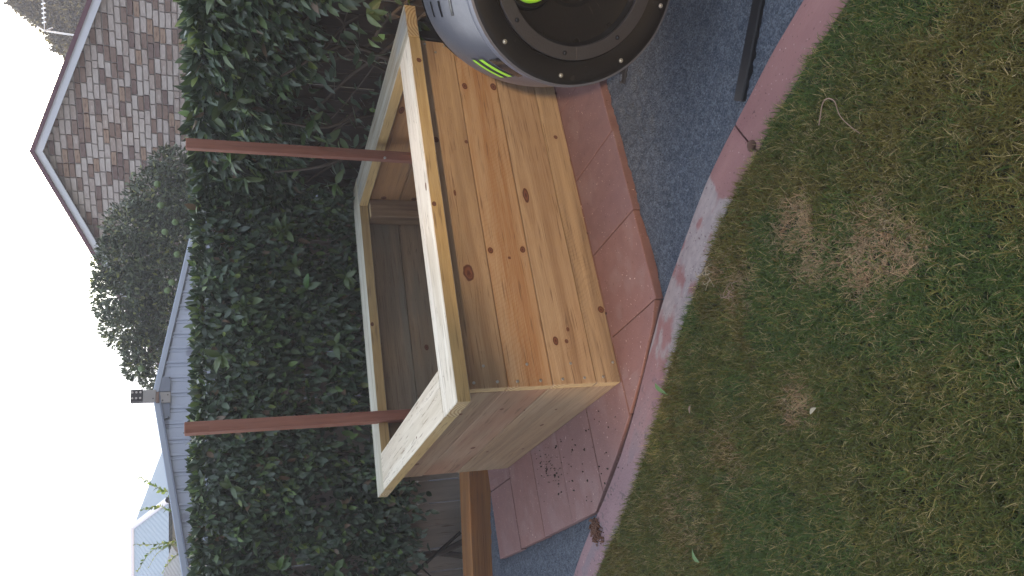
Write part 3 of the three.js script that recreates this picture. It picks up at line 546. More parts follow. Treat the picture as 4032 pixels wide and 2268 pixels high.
// ------------------------------------------------------------------ the hedge
{
  const R = rng(4242);
  const o = thing('hedge', 'tall clipped broadleaf hedge growing along both fences behind the planter', 'hedge', [0.5, -0.05, -5.1]);
  const big = [leafGeo(0.092, 0.044, 0.25, 0.18), leafGeo(0.08, 0.04, 0.4, 0.3), leafGeo(0.1, 0.046, 0.15, -0.1)];
  const mat = leafMat(0.4, 0.26);
  const lists = [[], [], []], singles = [];
  const base = o.position;
  const runs = [ // start, end of the front face, outward normal
    { a: [-3.1, -4.62], b: [0.64, -5.12], n: new THREE.Vector3(0.132, 0, 0.99), low: 0.52, sparse: 0 },
    { a: [0.6, -5.2], b: [1.98, -2.6], n: new THREE.Vector3(-0.883, 0, 0.469), low: 0.62, sparse: 1 },
  ];
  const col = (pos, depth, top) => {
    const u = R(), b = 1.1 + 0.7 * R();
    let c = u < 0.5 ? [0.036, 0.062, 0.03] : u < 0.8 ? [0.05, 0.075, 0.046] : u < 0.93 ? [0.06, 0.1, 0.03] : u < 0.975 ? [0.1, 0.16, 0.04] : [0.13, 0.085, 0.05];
    if (R() < (top ? 0.16 : 0.05)) c = R() < 0.4 ? [0.14, 0.18, 0.04] : [0.085, 0.13, 0.035];  // top leaves yellower: new growth, plus backlight put into the colour
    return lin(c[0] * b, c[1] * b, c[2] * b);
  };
  const put = (pos, n, depth, top, wide) => {
    const dir = new THREE.Vector3(R() - 0.5, top ? 0.1 + 0.9 * R() : -0.35 + (R() - 0.55) * 1.5, R() - 0.5).addScaledVector(n, 0.35 + 0.5 * R());
    const face = n.clone().multiplyScalar(0.7).add(new THREE.Vector3((R() - 0.5) * 1.5, 0.55 + (R() - 0.5) * 0.9, (R() - 0.5) * 1.5));
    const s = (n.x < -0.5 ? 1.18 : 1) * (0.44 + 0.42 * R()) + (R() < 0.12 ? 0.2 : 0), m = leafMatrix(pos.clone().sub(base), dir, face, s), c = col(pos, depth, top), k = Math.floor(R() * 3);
    if (wide) singles.push([m, c, k, pos, s]); else lists[k].push([m, c]);
  };
  const TOP = 1.7;
  for (const r of runs) {
    const A = new THREE.Vector3(r.a[0], 0, r.a[1]), B = new THREE.Vector3(r.b[0], 0, r.b[1]), d = B.clone().sub(A), L = d.length(); d.normalize();
    const N = Math.round(L * 8600);
    for (let i = 0; i < N; i++) {
      const s = R() * L, y0 = R(), x = s * 0.9;
      let y = r.low * 0.55 + (TOP - 0.02 - r.low * 0.55) * y0;
      const bottom = r.low + 0.22 * (fbm(s * 3, 3, 5, 2) - 0.5);
      const keep = y > bottom ? 1 : Math.exp(-(bottom - y) * 16);
      const clump = fbm(s * 5, y * 5, 66 + r.low * 10, 3);
      const thin = r.sparse ? smooth(1.0, 1.35, y + 0.5 * (clump - 0.5)) * 0.95 + 0.04 : 1;
      if (R() > keep * thin) continue;
      const dp = R() * R(), bulge = 0.16 * (fbm(s * 2.4, y * 2.4, 31, 2) - 0.5) + 0.1 * (clump - 0.5);
      if (clump < 0.4 && R() < 0.8) continue; // hollows between the sprays
      const pos = A.clone().addScaledVector(d, s).addScaledVector(r.n, bulge + 0.05 - dp * 0.34 - 0.06 * smooth(1.5, 1.8, y)); pos.y = y;
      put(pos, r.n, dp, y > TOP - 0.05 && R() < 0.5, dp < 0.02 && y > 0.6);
    }
    for (let i = 0; i < L * 1300; i++) { // inner leaves
      const s = R() * L, y = mix(r.sparse ? 1.2 : r.low + 0.1, TOP - 0.03, R()), pos = A.clone().addScaledVector(d, s).addScaledVector(r.n, -0.22 - 0.22 * R()); pos.y = y; put(pos, r.n, 1, false, false);
    }
    for (let i = 0; i < L * 1100; i++) { const s = R() * L, pos = A.clone().addScaledVector(d, s).addScaledVector(r.n, -0.02 - 0.3 * R()); pos.y = TOP - 0.03 - 0.22 * R(); put(pos, r.n, 1, false, false); }
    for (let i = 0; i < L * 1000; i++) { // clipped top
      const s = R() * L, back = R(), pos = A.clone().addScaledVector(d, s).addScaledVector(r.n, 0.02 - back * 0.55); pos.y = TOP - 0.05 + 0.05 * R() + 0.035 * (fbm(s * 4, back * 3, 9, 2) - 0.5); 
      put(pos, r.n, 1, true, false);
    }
  }
  // sprays of larger, paler leaves
  for (let i = 0; i < 34; i++) {
    const r = runs[i % 3 === 0 ? 1 : 0], s = R(), pos0 = new THREE.Vector3(mix(r.a[0], r.b[0], s), 0.75 + 0.9 * R(), mix(r.a[1], r.b[1], s)).addScaledVector(r.n, 0.08);
    for (let k = 0; k < 5; k++) { const a = R() * 6.3, dir = new THREE.Vector3(Math.cos(a) * 0.7, Math.sin(a) * 0.7 - 0.1, 0).addScaledVector(r.n, 0.5), face = r.n.clone().add(new THREE.Vector3(0, 0.7, 0)); singles.push([leafMatrix(pos0.clone().sub(base), dir, face, 0.8 + 0.5 * R()), lin(0.06 + 0.03 * R(), 0.11 + 0.04 * R(), 0.03), k % 3, pos0, 2]); }
  }
  const cam = new THREE.Vector3(0, CAM_H, 0);
  singles.sort((p, q) => (q[4] / q[3].distanceTo(cam)) - (p[4] / p[3].distanceTo(cam)));
  const inView = singles.filter(s => s[3].x > -2.05 && s[3].x < 2.0), rest = singles.filter(s => !inView.slice(0, 290).includes(s));
  const tints = {};
  for (const [m, c, k] of inView.slice(0, 290)) {
    const key = [c.r, c.g, c.b].map(v => Math.round(Math.log2(v) * 2)).join();
    const lm = tints[key] ||= leafMat(0.42, 0.26, c);
    const q = part('leaf', big[k], lm, o); q.applyMatrix4(m);
  }
  for (const [m, c, k] of rest) lists[k].push([m, c]);
  lists.forEach((l, k) => instanced(k ? `foliage_${String(k).padStart(3, '0')}` : 'foliage', big[k], mat, l, o));
  // limbs
  const bark = std({ color: lin(0.085, 0.065, 0.05), roughness: 0.95 }), barkDark = std({ color: lin(0.03, 0.025, 0.02), roughness: 0.95 });
  const limb = (pts, r0, r1, m = bark) => part('branch', tube(pts.map(p => new THREE.Vector3(...p).sub(base)), r0, r1, 6), m, o);
  limb([[1.6, 0.5, -3.72], [1.37, 0.78, -3.9], [1.29, 0.83, -4.05], [1.22, 1.04, -4.19], [1.18, 1.31, -4.25]], 0.011, 0.006);
  limb([[1.45, 0.55, -3.9], [1.27, 0.75, -4.08], [1.18, 0.89, -4.26], [1.08, 1.0, -4.44], [0.95, 1.15, -4.68]], 0.013, 0.006);
  limb([[1.2, 0.7, -4.2], [1.27, 0.94, -4.08], [1.35, 0.98, -3.94], [1.38, 1.05, -3.88]], 0.008, 0.004);
  limb([[1.45, 1.05, -3.82], [1.36, 1.15, -3.92], [1.27, 1.28, -4.09], [1.21, 1.48, -4.2]], 0.007, 0.004);
  limb([[0.85, 0.8, -5.0], [0.75, 0.96, -5.06], [0.61, 1.15, -5.2], [0.53, 1.29, -5.22]], 0.009, 0.005);
  limb([[1.5, 0.5, -3.9], [1.42, 0.9, -4.0], [1.2, 1.12, -4.3], [1.0, 1.4, -4.6]], 0.012, 0.005); limb([[1.1, 0.5, -4.6], [1.0, 0.85, -4.62], [0.86, 1.05, -4.85], [0.8, 1.4, -4.95]], 0.01, 0.004);
  limb([[1.75, 0.7, -3.3], [1.62, 0.95, -3.5], [1.5, 1.1, -3.72], [1.4, 1.4, -3.9]], 0.01, 0.004); limb([[1.3, 0.72, -4.1], [1.0, 0.95, -4.5], [0.9, 1.1, -4.75]], 0.005, 0.003); limb([[1.6, 0.9, -3.6], [1.3, 0.98, -4.15], [1.1, 0.95, -4.5]], 0.005, 0.003);
  limb([[-1.94, 0.5, -4.86], [-1.64, 0.06, -4.9]], 0.011, 0.011, barkDark); limb([[-1.82, 0.35, -4.88], [-1.95, 0.22, -4.86]], 0.006, 0.004, barkDark);
  for (let i = 0; i < 16; i++) { const r = runs[i % 2], s = 0.15 + 0.8 * R(), p = new THREE.Vector3(mix(r.a[0], r.b[0], s), -0.03, mix(r.a[1], r.b[1], s)).addScaledVector(r.n, -0.12), pts = [p.toArray()]; for (let k = 1; k < 5; k++) pts.push([p.x + (R() - 0.5) * 0.3 * k * 0.5, k * 0.32, p.z + (R() - 0.5) * 0.12]); limb(pts, 0.022, 0.006); }
}

// ------------------------------------------------------------------ metal shed
{
  const t = thing('metal_shed', 'low pitched ribbed metal shed showing its gable above the hedge', 'shed', [-0.981, 0, -7.718], TH);
  const wallTex = texture(512, 256, (u, v) => { const n = fbm(u * 8, v * 3, 3, 4); let c = mix3([146, 154, 174], [174, 182, 198], n); c = mix3(c, [104, 108, 124], 0.6 * smooth(0.6, 0.75, fbm(u * 14, v * 5, 13, 4))); return c; });
  const sheet = std({ map: wallTex, roughness: 0.45, metalness: 0.25 }), trim = std({ color: lin(0.31, 0.35, 0.43), roughness: 0.4, metalness: 0.25 }), plate = std({ color: lin(0.17, 0.19, 0.24), roughness: 0.45, metalness: 0.2 });
  const slope = 0.174, apex = 2.118, half = 2.3;
  // wall sheets, each a pan between folded ribs
  const P = 0.148;
  for (let k = -16; k < 16; k++) {
    const x0 = k * P, pts = [[0, 0], [0.008, 0.011], [0.022, 0.011], [0.03, 0], [0.115, 0], [0.121, 0.007], [0.131, 0.007], [0.137, 0], [P, 0]];
    const pos = [], idx = [], uv = [];
    for (const [dx, z] of pts) { const x = x0 + dx, y = apex - Math.abs(x) * slope - 0.02; pos.push(x, 0, z, x, y, z); uv.push(x / 2, 0, x / 2, y / 1); }
    for (let i = 0; i < pts.length - 1; i++) { const a = i * 2; idx.push(a, a + 2, a + 1, a + 1, a + 2, a + 3); }
    let g = new THREE.BufferGeometry(); g.setAttribute('position', new THREE.Float32BufferAttribute(pos, 3)); g.setAttribute('uv', new THREE.Float32BufferAttribute(uv, 2)); g.setIndex(idx); g = g.toNonIndexed(); g.computeVertexNormals();
    const m = sheet; m.side = THREE.DoubleSide; part('wall_sheet', g, m, t);
  }
  for (const s of [-1, 1]) { // barge flashings and roof slopes
    const L = half * 1.02, ang = Math.atan(slope);
    const b = part('barge', bar(L, 0.052, 0.06, 0.005), [trim, trim], t); b.position.set(0, apex - 0.022, -0.03); b.rotation.z = -s * ang; if (s < 0) { b.rotation.set(0, Math.PI, 0); b.rotation.z = -ang; b.position.z = 0.03; }
    const cap = part('barge_lip', bar(L, 0.012, 0.02, 0.003), [plate, plate], t); cap.rotation.copy(b.rotation); cap.position.copy(b.position); cap.position.y -= 0.012; cap.position.z += s < 0 ? 0.012 : -0.008 + 0.02;
    const rf = part('roof_sheet', bar(L, 0.02, 1.5, 0.004), [trim, trim], t); rf.rotation.z = -s * ang; rf.position.set(0, apex + 0.004, -1.53); if (s < 0) { rf.rotation.set(0, Math.PI, 0); rf.rotation.z = -ang; rf.position.z = -0.03; }
  }
  const bolt = new THREE.SphereGeometry(0.006, 8, 6);
  // ridge plates
  const pl = (pts, z) => { const g = new THREE.ExtrudeGeometry(new THREE.Shape(pts.map(p => new THREE.Vector2(...p))), { depth: 0.006, bevelEnabled: false }); const m = part('ridge_plate', g, plate, t); m.position.z = z; return m; };
  const p1 = pl([[0.16, 2.072], [0.16, 2.0], [0.02, 1.998], [0.02, 2.098]], 0.02), p2 = pl([[-0.24, 2.066], [-0.235, 1.998], [-0.09, 1.998], [-0.1, 2.092]], 0.02);
  for (const [x, y, p] of [[0.15, 2.008, p1], [-0.225, 2.008, p2]]) { const b = part('rivet', bolt, std({ color: lin(0.02, 0.02, 0.02) }), p); b.position.set(x, y, 0.006); }
}
{ // bracket on the ridge with the little dotted box
  const t = thing('ridge_bracket', 'bent metal bracket on the shed ridge carrying a dark box with six pale dots', 'bracket', [-0.981, 0, -7.718], TH);
  const galv = std({ color: lin(0.3, 0.28, 0.27), roughness: 0.55, metalness: 0.3 }), rust = std({ color: lin(0.2, 0.13, 0.1), roughness: 0.8 });
  const dark = std({ color: lin(0.03, 0.024, 0.024), roughness: 0.6 }), pale = std({ color: lin(0.5, 0.45, 0.42), roughness: 0.6 });
  const bx = (name, x0, x1, y0, y1, z0, z1, m, par = t) => { const g = bar(x1 - x0, y1 - y0, z1 - z0, 0.003); const q = part(name, g, [m, m], par); q.position.set(x0, y0, z0); return q; };
  bx('lower_plate', -0.094, 0.01, 1.992, 2.09, 0.03, 0.038, galv); bx('bend', -0.092, 0.012, 2.0905, 2.115, 0.028, 0.046, rust); bx('upper_plate', -0.08, 0.036, 2.116, 2.225, 0.0, 0.04, galv);
  const b = bx('dotted_box', -0.07, 0.044, 2.226, 2.326, -0.02, 0.04, dark);
  for (let i = 0; i < 2; i++) for (let j = 0; j < 3; j++) { const c = new THREE.CylinderGeometry(0.0095, 0.0095, 0.008, 16); c.rotateX(Math.PI / 2); const d = part('pale_dot', c, pale, b); d.position.set(0.03 + i * 0.055, 0.02 + j * 0.033, 0.062); }
  for (const [x, y] of [[-0.02, 2.018], [-0.07, 2.06], [-0.05, 2.14]]) { const c = part('hole', new THREE.SphereGeometry(0.006, 8, 6), dark, t); c.position.set(x, y, 0.04); }
  const w = thing('thin_wire', 'thin curved wire rising from the shed roof beside the ridge bracket', 'wire', [-0.981, 0, -7.718], TH);
  part('strand', tube([[-0.2, 2.08, -0.02], [-0.203, 2.14, -0.02], [-0.212, 2.24, -0.02], [-0.208, 2.34, -0.02], [-0.17, 2.41, -0.02], [-0.155, 2.42, -0.02]].map(p => new THREE.Vector3(...p)), 0.0012, 0.0008, 5), galv, w);
}

// ------------------------------------------------------------------ brick house
{
  const t = thing('brick_house', 'house gable of mottled grey and brown brick with white barge boards', 'house', [2.042, 0, -12.858], THREE.MathUtils.degToRad(-30));
  const AP = 4.10, slope = 0.405, half = 4.4, wallTop = AP - 0.1;
  const mortarTex = texture(256, 256, (u, v) => { const n = fbm(u * 60, v * 60, 3, 3); return mix3([150, 142, 136], [178, 170, 162], n); });
  const mortar = std({ map: mortarTex, roughness: 1 });
  const gable = (h, yy) => new THREE.Shape([[-half, 0], [half, 0], [half, yy - half * slope], [0, yy], [-half, yy - half * slope]].map(p => new THREE.Vector2(...p)));
  const wg = new THREE.ExtrudeGeometry(gable(0, wallTop), { depth: 0.2, bevelEnabled: false }); 
  const w = part('wall', wg, mortar, t); w.position.z = -0.212;
  const R = rng(77);
  const tones = [[[164, 150, 144], [184, 172, 166]], [[172, 160, 154], [194, 184, 178]], [[152, 134, 126], [174, 160, 152]], [[116, 94, 84], [142, 120, 108]], [[118, 96, 86], [144, 118, 104]], [[104, 84, 80], [132, 110, 102]], [[146, 118, 98], [166, 142, 124]]];
  const bmats = []; tones.forEach(([a, b], i) => { for (let k = 0; k < 2; k++) { const tx = texture(96, 48, (u, v) => { let c = mix3(a, b, fbm(u * 6, v * 4, i * 7 + k * 31, 4)); const smear = smooth(0.58, 0.72, fbm(u * 4 + 3, v * 5, i * 13 + k + 5, 4)); c = mix3(c, i < 3 ? [196, 188, 182] : [96, 70, 62], smear * 0.6); return c; }); bmats.push(std({ map: tx, roughness: 0.92 })); } });
  const bump = (k) => { const rr = rng(300 + k), g = new THREE.BoxGeometry(0.214, 0.071, 0.03, 3, 1, 1), p = g.attributes.position; const key = {};
    for (let i = 0; i < p.count; i++) { const x = p.getX(i), y = p.getY(i), z = p.getZ(i), id = `${x.toFixed(3)},${y.toFixed(3)},${z.toFixed(3)}`, j = key[id] ||= [(rr() - 0.5) * 0.008, (rr() - 0.5) * 0.008, (rr() - 0.5) * 0.006]; const edge = z > 0 ? 0.004 : 0; p.setXYZ(i, x + j[0] - Math.sign(x) * (Math.abs(x) > 0.1 ? edge : 0), y + j[1] - Math.sign(y) * edge, z + j[2]); }
    g.computeVertexNormals(); return toCreasedNormals(g, 0.5); };
  const bg = [0, 1, 2, 3].map(bump), singles = [], rest = [];
  for (let c = 0; c < 46; c++) {
    const y = wallTop - 0.045 - c * 0.081; if (y < 0.1) break;
    let x = -half + (c % 2) * 0.12 + (R() - 0.5) * 0.02 - 0.06;
    while (x < half) {
      const header = R() < 0.1 || (y + 0.04 > AP - 0.055 - Math.max(Math.abs(x), Math.abs(x + 0.23)) * slope), len = header ? 0.102 : 0.214, xc = x + len / 2; x += len + 0.01;
      const lim = AP - 0.055 - (Math.abs(xc) + len / 2) * slope; if (y + 0.04 > lim) continue;
      const u = R(), ti = u < 0.26 ? 0 : u < 0.48 ? 1 : u < 0.64 ? 2 : u < 0.76 ? 3 : u < 0.85 ? 4 : u < 0.93 ? 5 : 6, mi = ti * 2 + Math.floor(R() * 2), gi = Math.floor(R() * 4);
      const see = xc > -1.5 && xc < 2.35 && y > 2.0 && !(xc < 0.5 && y < AP - 1.2 + 0 * xc && xc < -0.4);
      const m = M4().compose(new THREE.Vector3(xc, y, 0.003 + (R() - 0.5) * 0.006), new THREE.Quaternion().setFromEuler(new THREE.Euler(0, (R() - 0.5) * 0.01, (R() < 0.5 ? 0 : Math.PI) + (R() - 0.5) * 0.03)), new THREE.Vector3(header ? 0.478 : 1, 1, 1));
      (see && singles.length < 300 ? singles : rest).push([m, gi, mi]);
    }
  }
  for (const [m, gi, mi] of singles) part('brick', bg[gi], bmats[mi], w).applyMatrix4(M4().makeTranslation(0, 0, 0.212).multiply(m));
  bmats.forEach((bm, i) => { const l = rest.filter(r => r[2] === i).map(([m, gi]) => place(bg[gi], M4().makeTranslation(0, 0, 0.212).multiply(m))); if (l.length) { const q = part('brick_courses', mergeGeometries(l), bm, w); q.userData.kind = 'stuff'; } });
  const white = std({ color: lin(0.62, 0.63, 0.68), roughness: 0.5 }), maroon = std({ color: lin(0.1, 0.03, 0.045), roughness: 0.55 });
  const tile = std({ color: lin(0.12, 0.06, 0.05), roughness: 0.85 });
  for (const s of [1, -1]) { // each slope: board, soffit, capping and roof sheet, mitred at the apex
    const put = (name, h, depth, m, top, z) => { const e = half + 0.3, sh = new THREE.Shape([[0, AP + top], [s * e, AP + top - e * slope], [s * e, AP + top - e * slope - h], [0, AP + top - h]].map(p => new THREE.Vector2(...p))); const q = part(name, new THREE.ExtrudeGeometry(sh, { depth, bevelEnabled: false }), m, t); q.position.z = z; return q; };
    put('barge_board', 0.122, 0.03, white, -0.006, 0.1); put('soffit', 0.02, 0.094, white, -0.05, 0.005); put('roof_edge', 0.06, 0.07, maroon, 0.035, 0.085); put('roof', 0.05, 9, tile, 0.025, -8.92);
  }
}
{ // tv antenna on the far roof slope
  const t = thing('tv_antenna', 'rooftop television antenna on a short pale mast above the brick gable', 'antenna', [4.085, 3.5, -14.05]);
  const al = std({ color: lin(0.75, 0.75, 0.75), roughness: 0.25, metalness: 0.6 });
  part('mast', tube([[0, 0, 0], [0.015, 0.3, -0.02], [0.04, 0.71, -0.03]].map(p => new THREE.Vector3(...p)), 0.016, 0.016, 8), al, t);
  part('boom', tube([[0.02, 0.69, -0.02], [0.9, 0.74, -0.06]].map(p => new THREE.Vector3(...p)), 0.009, 0.009, 6), al, t);
  for (let k = 0; k < 9; k++) { const x = 0.17 + k * 0.075; part('element', tube([new THREE.Vector3(x, 0.66 + k * 0.003, 0.02), new THREE.Vector3(x, 0.73 + k * 0.003, -0.06)], 0.012, 0.012, 6, 2), al, t); }
  for (const s of [-1, 1]) part('reflector', tube([new THREE.Vector3(0.03, 0.69, -0.02), new THREE.Vector3(0.1, 0.69 + s * 0.11, -0.03)], 0.012, 0.012, 6, 3), al, t);
}
// ------------------------------------------------------------------ far hip roof house and skillion
{
  const t = thing('hip_roof_house', 'far house with a pale blue grey metal hip roof beyond the shed', 'house', [-7.5, 0, -21]);
  const base = t.position, tri = (pts, uvs) => { const p = [], u = []; for (let i = 1; i < pts.length - 1; i++) for (const k of [0, i, i + 1]) { p.push(pts[k][0] - base.x, pts[k][1] - base.y, pts[k][2] - base.z); u.push(...uvs(pts[k])); } const g = new THREE.BufferGeometry(); g.setAttribute('position', new THREE.Float32BufferAttribute(p, 3)); g.setAttribute('uv', new THREE.Float32BufferAttribute(u, 2)); g.computeVertexNormals(); return g; };
  const corr = texture(128, 16, (u) => { const n = 255 * (0.5 + 0.5 * Math.sin(u * 2 * Math.PI * 8)); return [n, n, n]; }, false);
  const roofM = std({ color: lin(0.17, 0.23, 0.29), roughness: 0.75, bumpMap: corr, bumpScale: 0.02, side: THREE.DoubleSide });
  const Tp = [-6.25, 3.69, -22.2], Tl = [-14, 3.66, -22.3], FR = [-4.67, 2.63, -18.4], BR = [-3.87, 2.83, -25.8], FL = [-15.5, 2.6, -18.6], BL = [-15.5, 2.7, -26];
  const roof = part('roof', mergeGeometries([tri([Tp, Tl, FL, FR], p => [p[0] * 0.9, p[2]]), tri([Tp, BR, FR].reverse(), p => [p[2] * 0.9, p[0]]), tri([Tl, Tp, BR, BL].reverse(), p => [p[0], p[2]])]), roofM, t);
  const capM = std({ color: lin(0.45, 0.47, 0.55), roughness: 0.5 });
  const cap = (a, b) => part('ridge_cap', tube([new THREE.Vector3(...a).sub(base), new THREE.Vector3(...b).sub(base)], 0.075, 0.075, 8, 2), capM, roof);
  cap(Tp, FR); cap(Tp, Tl);
  const wall = std({ color: lin(0.55, 0.52, 0.48), roughness: 0.9 });
  const wallShape = new THREE.BoxGeometry(10.4, 2.58, 6.4); wallShape.translate(-9.9 - base.x, 1.29, -22.1 - base.z); part('wall', wallShape, wall, t);
  const s = thing('carport_roof', 'low grey corrugated roof in front of the far hip roof at the left edge', 'roof', [-5.4, 0, -14.5]);
  const ribs = []; const a = new THREE.Vector3(-4.72, 2.4, -15.3), b = new THREE.Vector3(-6.9, 2.98, -15.6), dn = new THREE.Vector3(0.1, -0.35, 1.8), n = 120, pos = [], idx = [];
  const nrm = new THREE.Vector3(0, 1, 0.2).normalize();
  for (let i = 0; i <= n; i++) { const q = a.clone().lerp(b, i / n).addScaledVector(nrm, 0.008 * Math.sin(i * Math.PI / 2)), q2 = q.clone().add(dn); pos.push(...q.sub(s.position).toArray(), ...q2.sub(s.position).toArray()); if (i) idx.push(i * 2 - 2, i * 2 - 1, i * 2, i * 2, i * 2 - 1, i * 2 + 1); }
  const g = new THREE.BufferGeometry(); g.setAttribute('position', new THREE.Float32BufferAttribute(pos, 3)); g.setIndex(idx); g.computeVertexNormals();
  part('roof_sheet', g, std({ color: lin(0.13, 0.135, 0.135), roughness: 0.7, side: THREE.DoubleSide }), s);
  for (const [x, z] of [[-5.0, -14], [-6.8, -14]]) { const p = new THREE.BoxGeometry(0.09, 2.1, 0.09); p.translate(x - s.position.x, 1.05, z - s.position.z); part('post', p, wall, s); }
}
// ------------------------------------------------------------------ leafy shoots behind the shed
{
  const R = rng(909), lg = [leafGeo(0.06, 0.036, 0.3, 0.2, 3), leafGeo(0.05, 0.03, 0.4, 0.3, 3)];
  const mats = [[0.42, 0.5, 0.05], [0.22, 0.32, 0.04], [0.55, 0.56, 0.08], [0.1, 0.16, 0.03]].map(c => leafMat(0.6, 0.7, lin(...c))), stemM = std({ color: lin(0.25, 0.2, 0.1), roughness: 0.8 });
  const list = [
    ['thick tapering leafy shoot, first to the left of the shed ridge', [[-2.5, 1.1, -9.8], [-2.4, 2.18, -9.87], [-2.34, 2.28, -9.91], [-2.23, 2.46, -9.98]], 1.3],
    ['leafy shoot with loose leaves just in front of the white hip cap', [[-2.7, 1.1, -9.8], [-2.62, 2.15, -9.86], [-2.58, 2.23, -9.89], [-2.63, 2.46, -9.98]], 1.2],
    ['straight upright leafy shoot reaching the ridge of the far hip roof', [[-2.95, 1.1, -9.8], [-2.99, 2.1, -9.84], [-3.02, 2.21, -9.88], [-3.03, 2.52, -10]], 1],
    ['long leafy shoot leaning towards the left edge of the view', [[-2.9, 1.1, -9.8], [-3.03, 2.08, -9.84], [-3.1, 2.32, -9.93], [-3.37, 2.49, -9.99]], 1],
    ['short thin leafy shoot leaning in front of the corrugated roof\'s upper corner', [[-3.0, 1.1, -9.8], [-3.07, 2.18, -9.87], [-3.16, 2.28, -9.91], [-3.31, 2.36, -9.94]], 0.8],
    ['low drooping leafy shoot over the corrugated roof near the shed barge', [[-3.0, 1.1, -9.8], [-3.16, 2.06, -9.83], [-3.27, 2.15, -9.86], [-3.37, 2.21, -9.88]], 1],
  ];
  for (const [label, pts, f] of list) {
    const o = thing('leafy_shoot', label, 'shoot', pts[0], 0, 'backlit leafy shoots behind the shed'); const b = new THREE.Vector3(...pts[0]);
    const cv = new THREE.CatmullRomCurve3(pts.map(p => new THREE.Vector3(...p).sub(b)));
    part('stem', tube(cv.getSpacedPoints(8), 0.007, 0.002, 5), stemM, o);
    const n = Math.round(34 * f);
    for (let i = 0; i < n; i++) { const u = 0.6 + 0.4 * (i + R() * 0.5) / n, p = cv.getPointAt(Math.min(1, u)), tg = cv.getTangentAt(Math.min(1, u)), a = R() * 6.3; const dir = tg.clone().multiplyScalar(0.8).add(new THREE.Vector3(Math.cos(a), 0.2, Math.sin(a)).multiplyScalar(0.8)); const m = part('leaf', lg[i % 2], mats[Math.floor(R() * 4)], o); m.applyMatrix4(leafMatrix(p, dir, new THREE.Vector3(R() - 0.5, 0.8, R() - 0.2), (1.25 - 0.75 * (u - 0.6) / 0.4) * f)); }
  }
}
// ------------------------------------------------------------------ trees
function crown(o, blobs, n, geo, mat, R, colour, hang = 0) {
  const list = [], tot = blobs.reduce((s, b) => s + b[3] ** 2, 0), base = o.position;
  for (const b of blobs) for (let i = 0; i < n * b[3] ** 2 / tot; i++) {
    const d = new THREE.Vector3(R() * 2 - 1, R() * 2 - 1, R() * 2 - 1); if (d.lengthSq() > 1) { i--; continue; } d.normalize();
    const lump = 0.8 + 0.5 * (fbm(d.x * 2.5 + b[0] * 3, d.y * 2.5 + d.z * 2 + b[1], 5, 3) - 0.3), r = b[3] * lump * Math.pow(R(), 0.28);
    const pos = new THREE.Vector3(b[0] + d.x * r, b[1] + d.y * r, b[2] + d.z * r * 0.9);
    const dir = d.clone().add(new THREE.Vector3(R() - 0.5, (R() - 0.5) - hang, R() - 0.5).multiplyScalar(1.6)), face = d.clone().add(new THREE.Vector3(R() - 0.5, R() * 0.8, R() - 0.5));
    list.push([leafMatrix(pos.sub(base), dir, face, 0.7 + 0.6 * R()), colour(R)]);
  }
  const m = instanced('crown', geo, mat, list, o); return m;
}
const barkM = std({ color: lin(0.07, 0.055, 0.045), roughness: 0.95 });
{
  const R = rng(55), t = thing('citrus_tree', 'round citrus tree with green fruit between the shed and the brick gable', 'tree', [0.4, 0, -10.9]);
  const blobs = [[1.57, 2.17, -10.83, 0.28], [1.16, 2.3, -10.9, 0.44], [0.77, 2.58, -10.99, 0.42], [0.33, 2.68, -11.02, 0.45], [-0.08, 2.68, -11.01, 0.46], [-0.49, 2.62, -11.01, 0.4], [-0.8, 2.48, -10.94, 0.3], [-1.03, 2.56, -10.98, 0.2], [-1.2, 2.42, -10.98, 0.14], [0.1, 2.98, -11, 0.13], [-0.3, 2.95, -11, 0.1], [0.55, 2.92, -11, 0.12], [0.64, 2.05, -10.81, 0.42], [0.13, 2.1, -10.83, 0.42], [1.1, 1.85, -10.8, 0.45], [-0.4, 2.0, -10.9, 0.45], [0.3, 1.5, -10.8, 0.5]];
  crown(t, blobs, 26000, leafGeo(0.062, 0.03, 0.3, 0.2, 3), leafMat(0.45, 0.35), R, (r) => { const u = r(), b = 0.8 + 0.6 * r(); const c = u < 0.66 ? [0.05, 0.072, 0.022] : u < 0.9 ? [0.08, 0.105, 0.03] : [0.2, 0.21, 0.045]; return lin(c[0] * b, c[1] * b, c[2] * b); });
  part('trunk', tube([[0, 0, 0], [0.04, 0.7, 0], [-0.02, 1.4, 0]].map(p => new THREE.Vector3(...p)), 0.08, 0.05, 8), barkM, t);
  for (const e of [[0.9, 2.35, 0], [0.5, 2.5, -0.1], [-0.3, 2.6, 0], [-0.9, 2.4, 0.1], [1.1, 2.1, 0.1], [-1.3, 2.5, 0]]) part('limb', tube([new THREE.Vector3(0, 1.3, 0), new THREE.Vector3(e[0] * 0.5, 1.8, e[2]), new THREE.Vector3(...e)], 0.035, 0.006, 6), barkM, t);
  const fm = std({ color: lin(0.085, 0.135, 0.035), roughness: 0.5 }), fg = new THREE.SphereGeometry(0.042, 14, 10);
  for (const p of [[1.03, 2.26, -10.44], [0.7, 2.21, -10.42], [0.42, 2.07, -10.37], [0.07, 2.13, -10.39], [-0.03, 2.18, -10.41], [-1.02, 2.5, -10.7], [1.3, 2.3, -10.48], [0.82, 2.09, -10.36]]) { const m = part('fruit', fg, fm, t); m.position.set(p[0], p[1], p[2]).sub(t.position); }
}
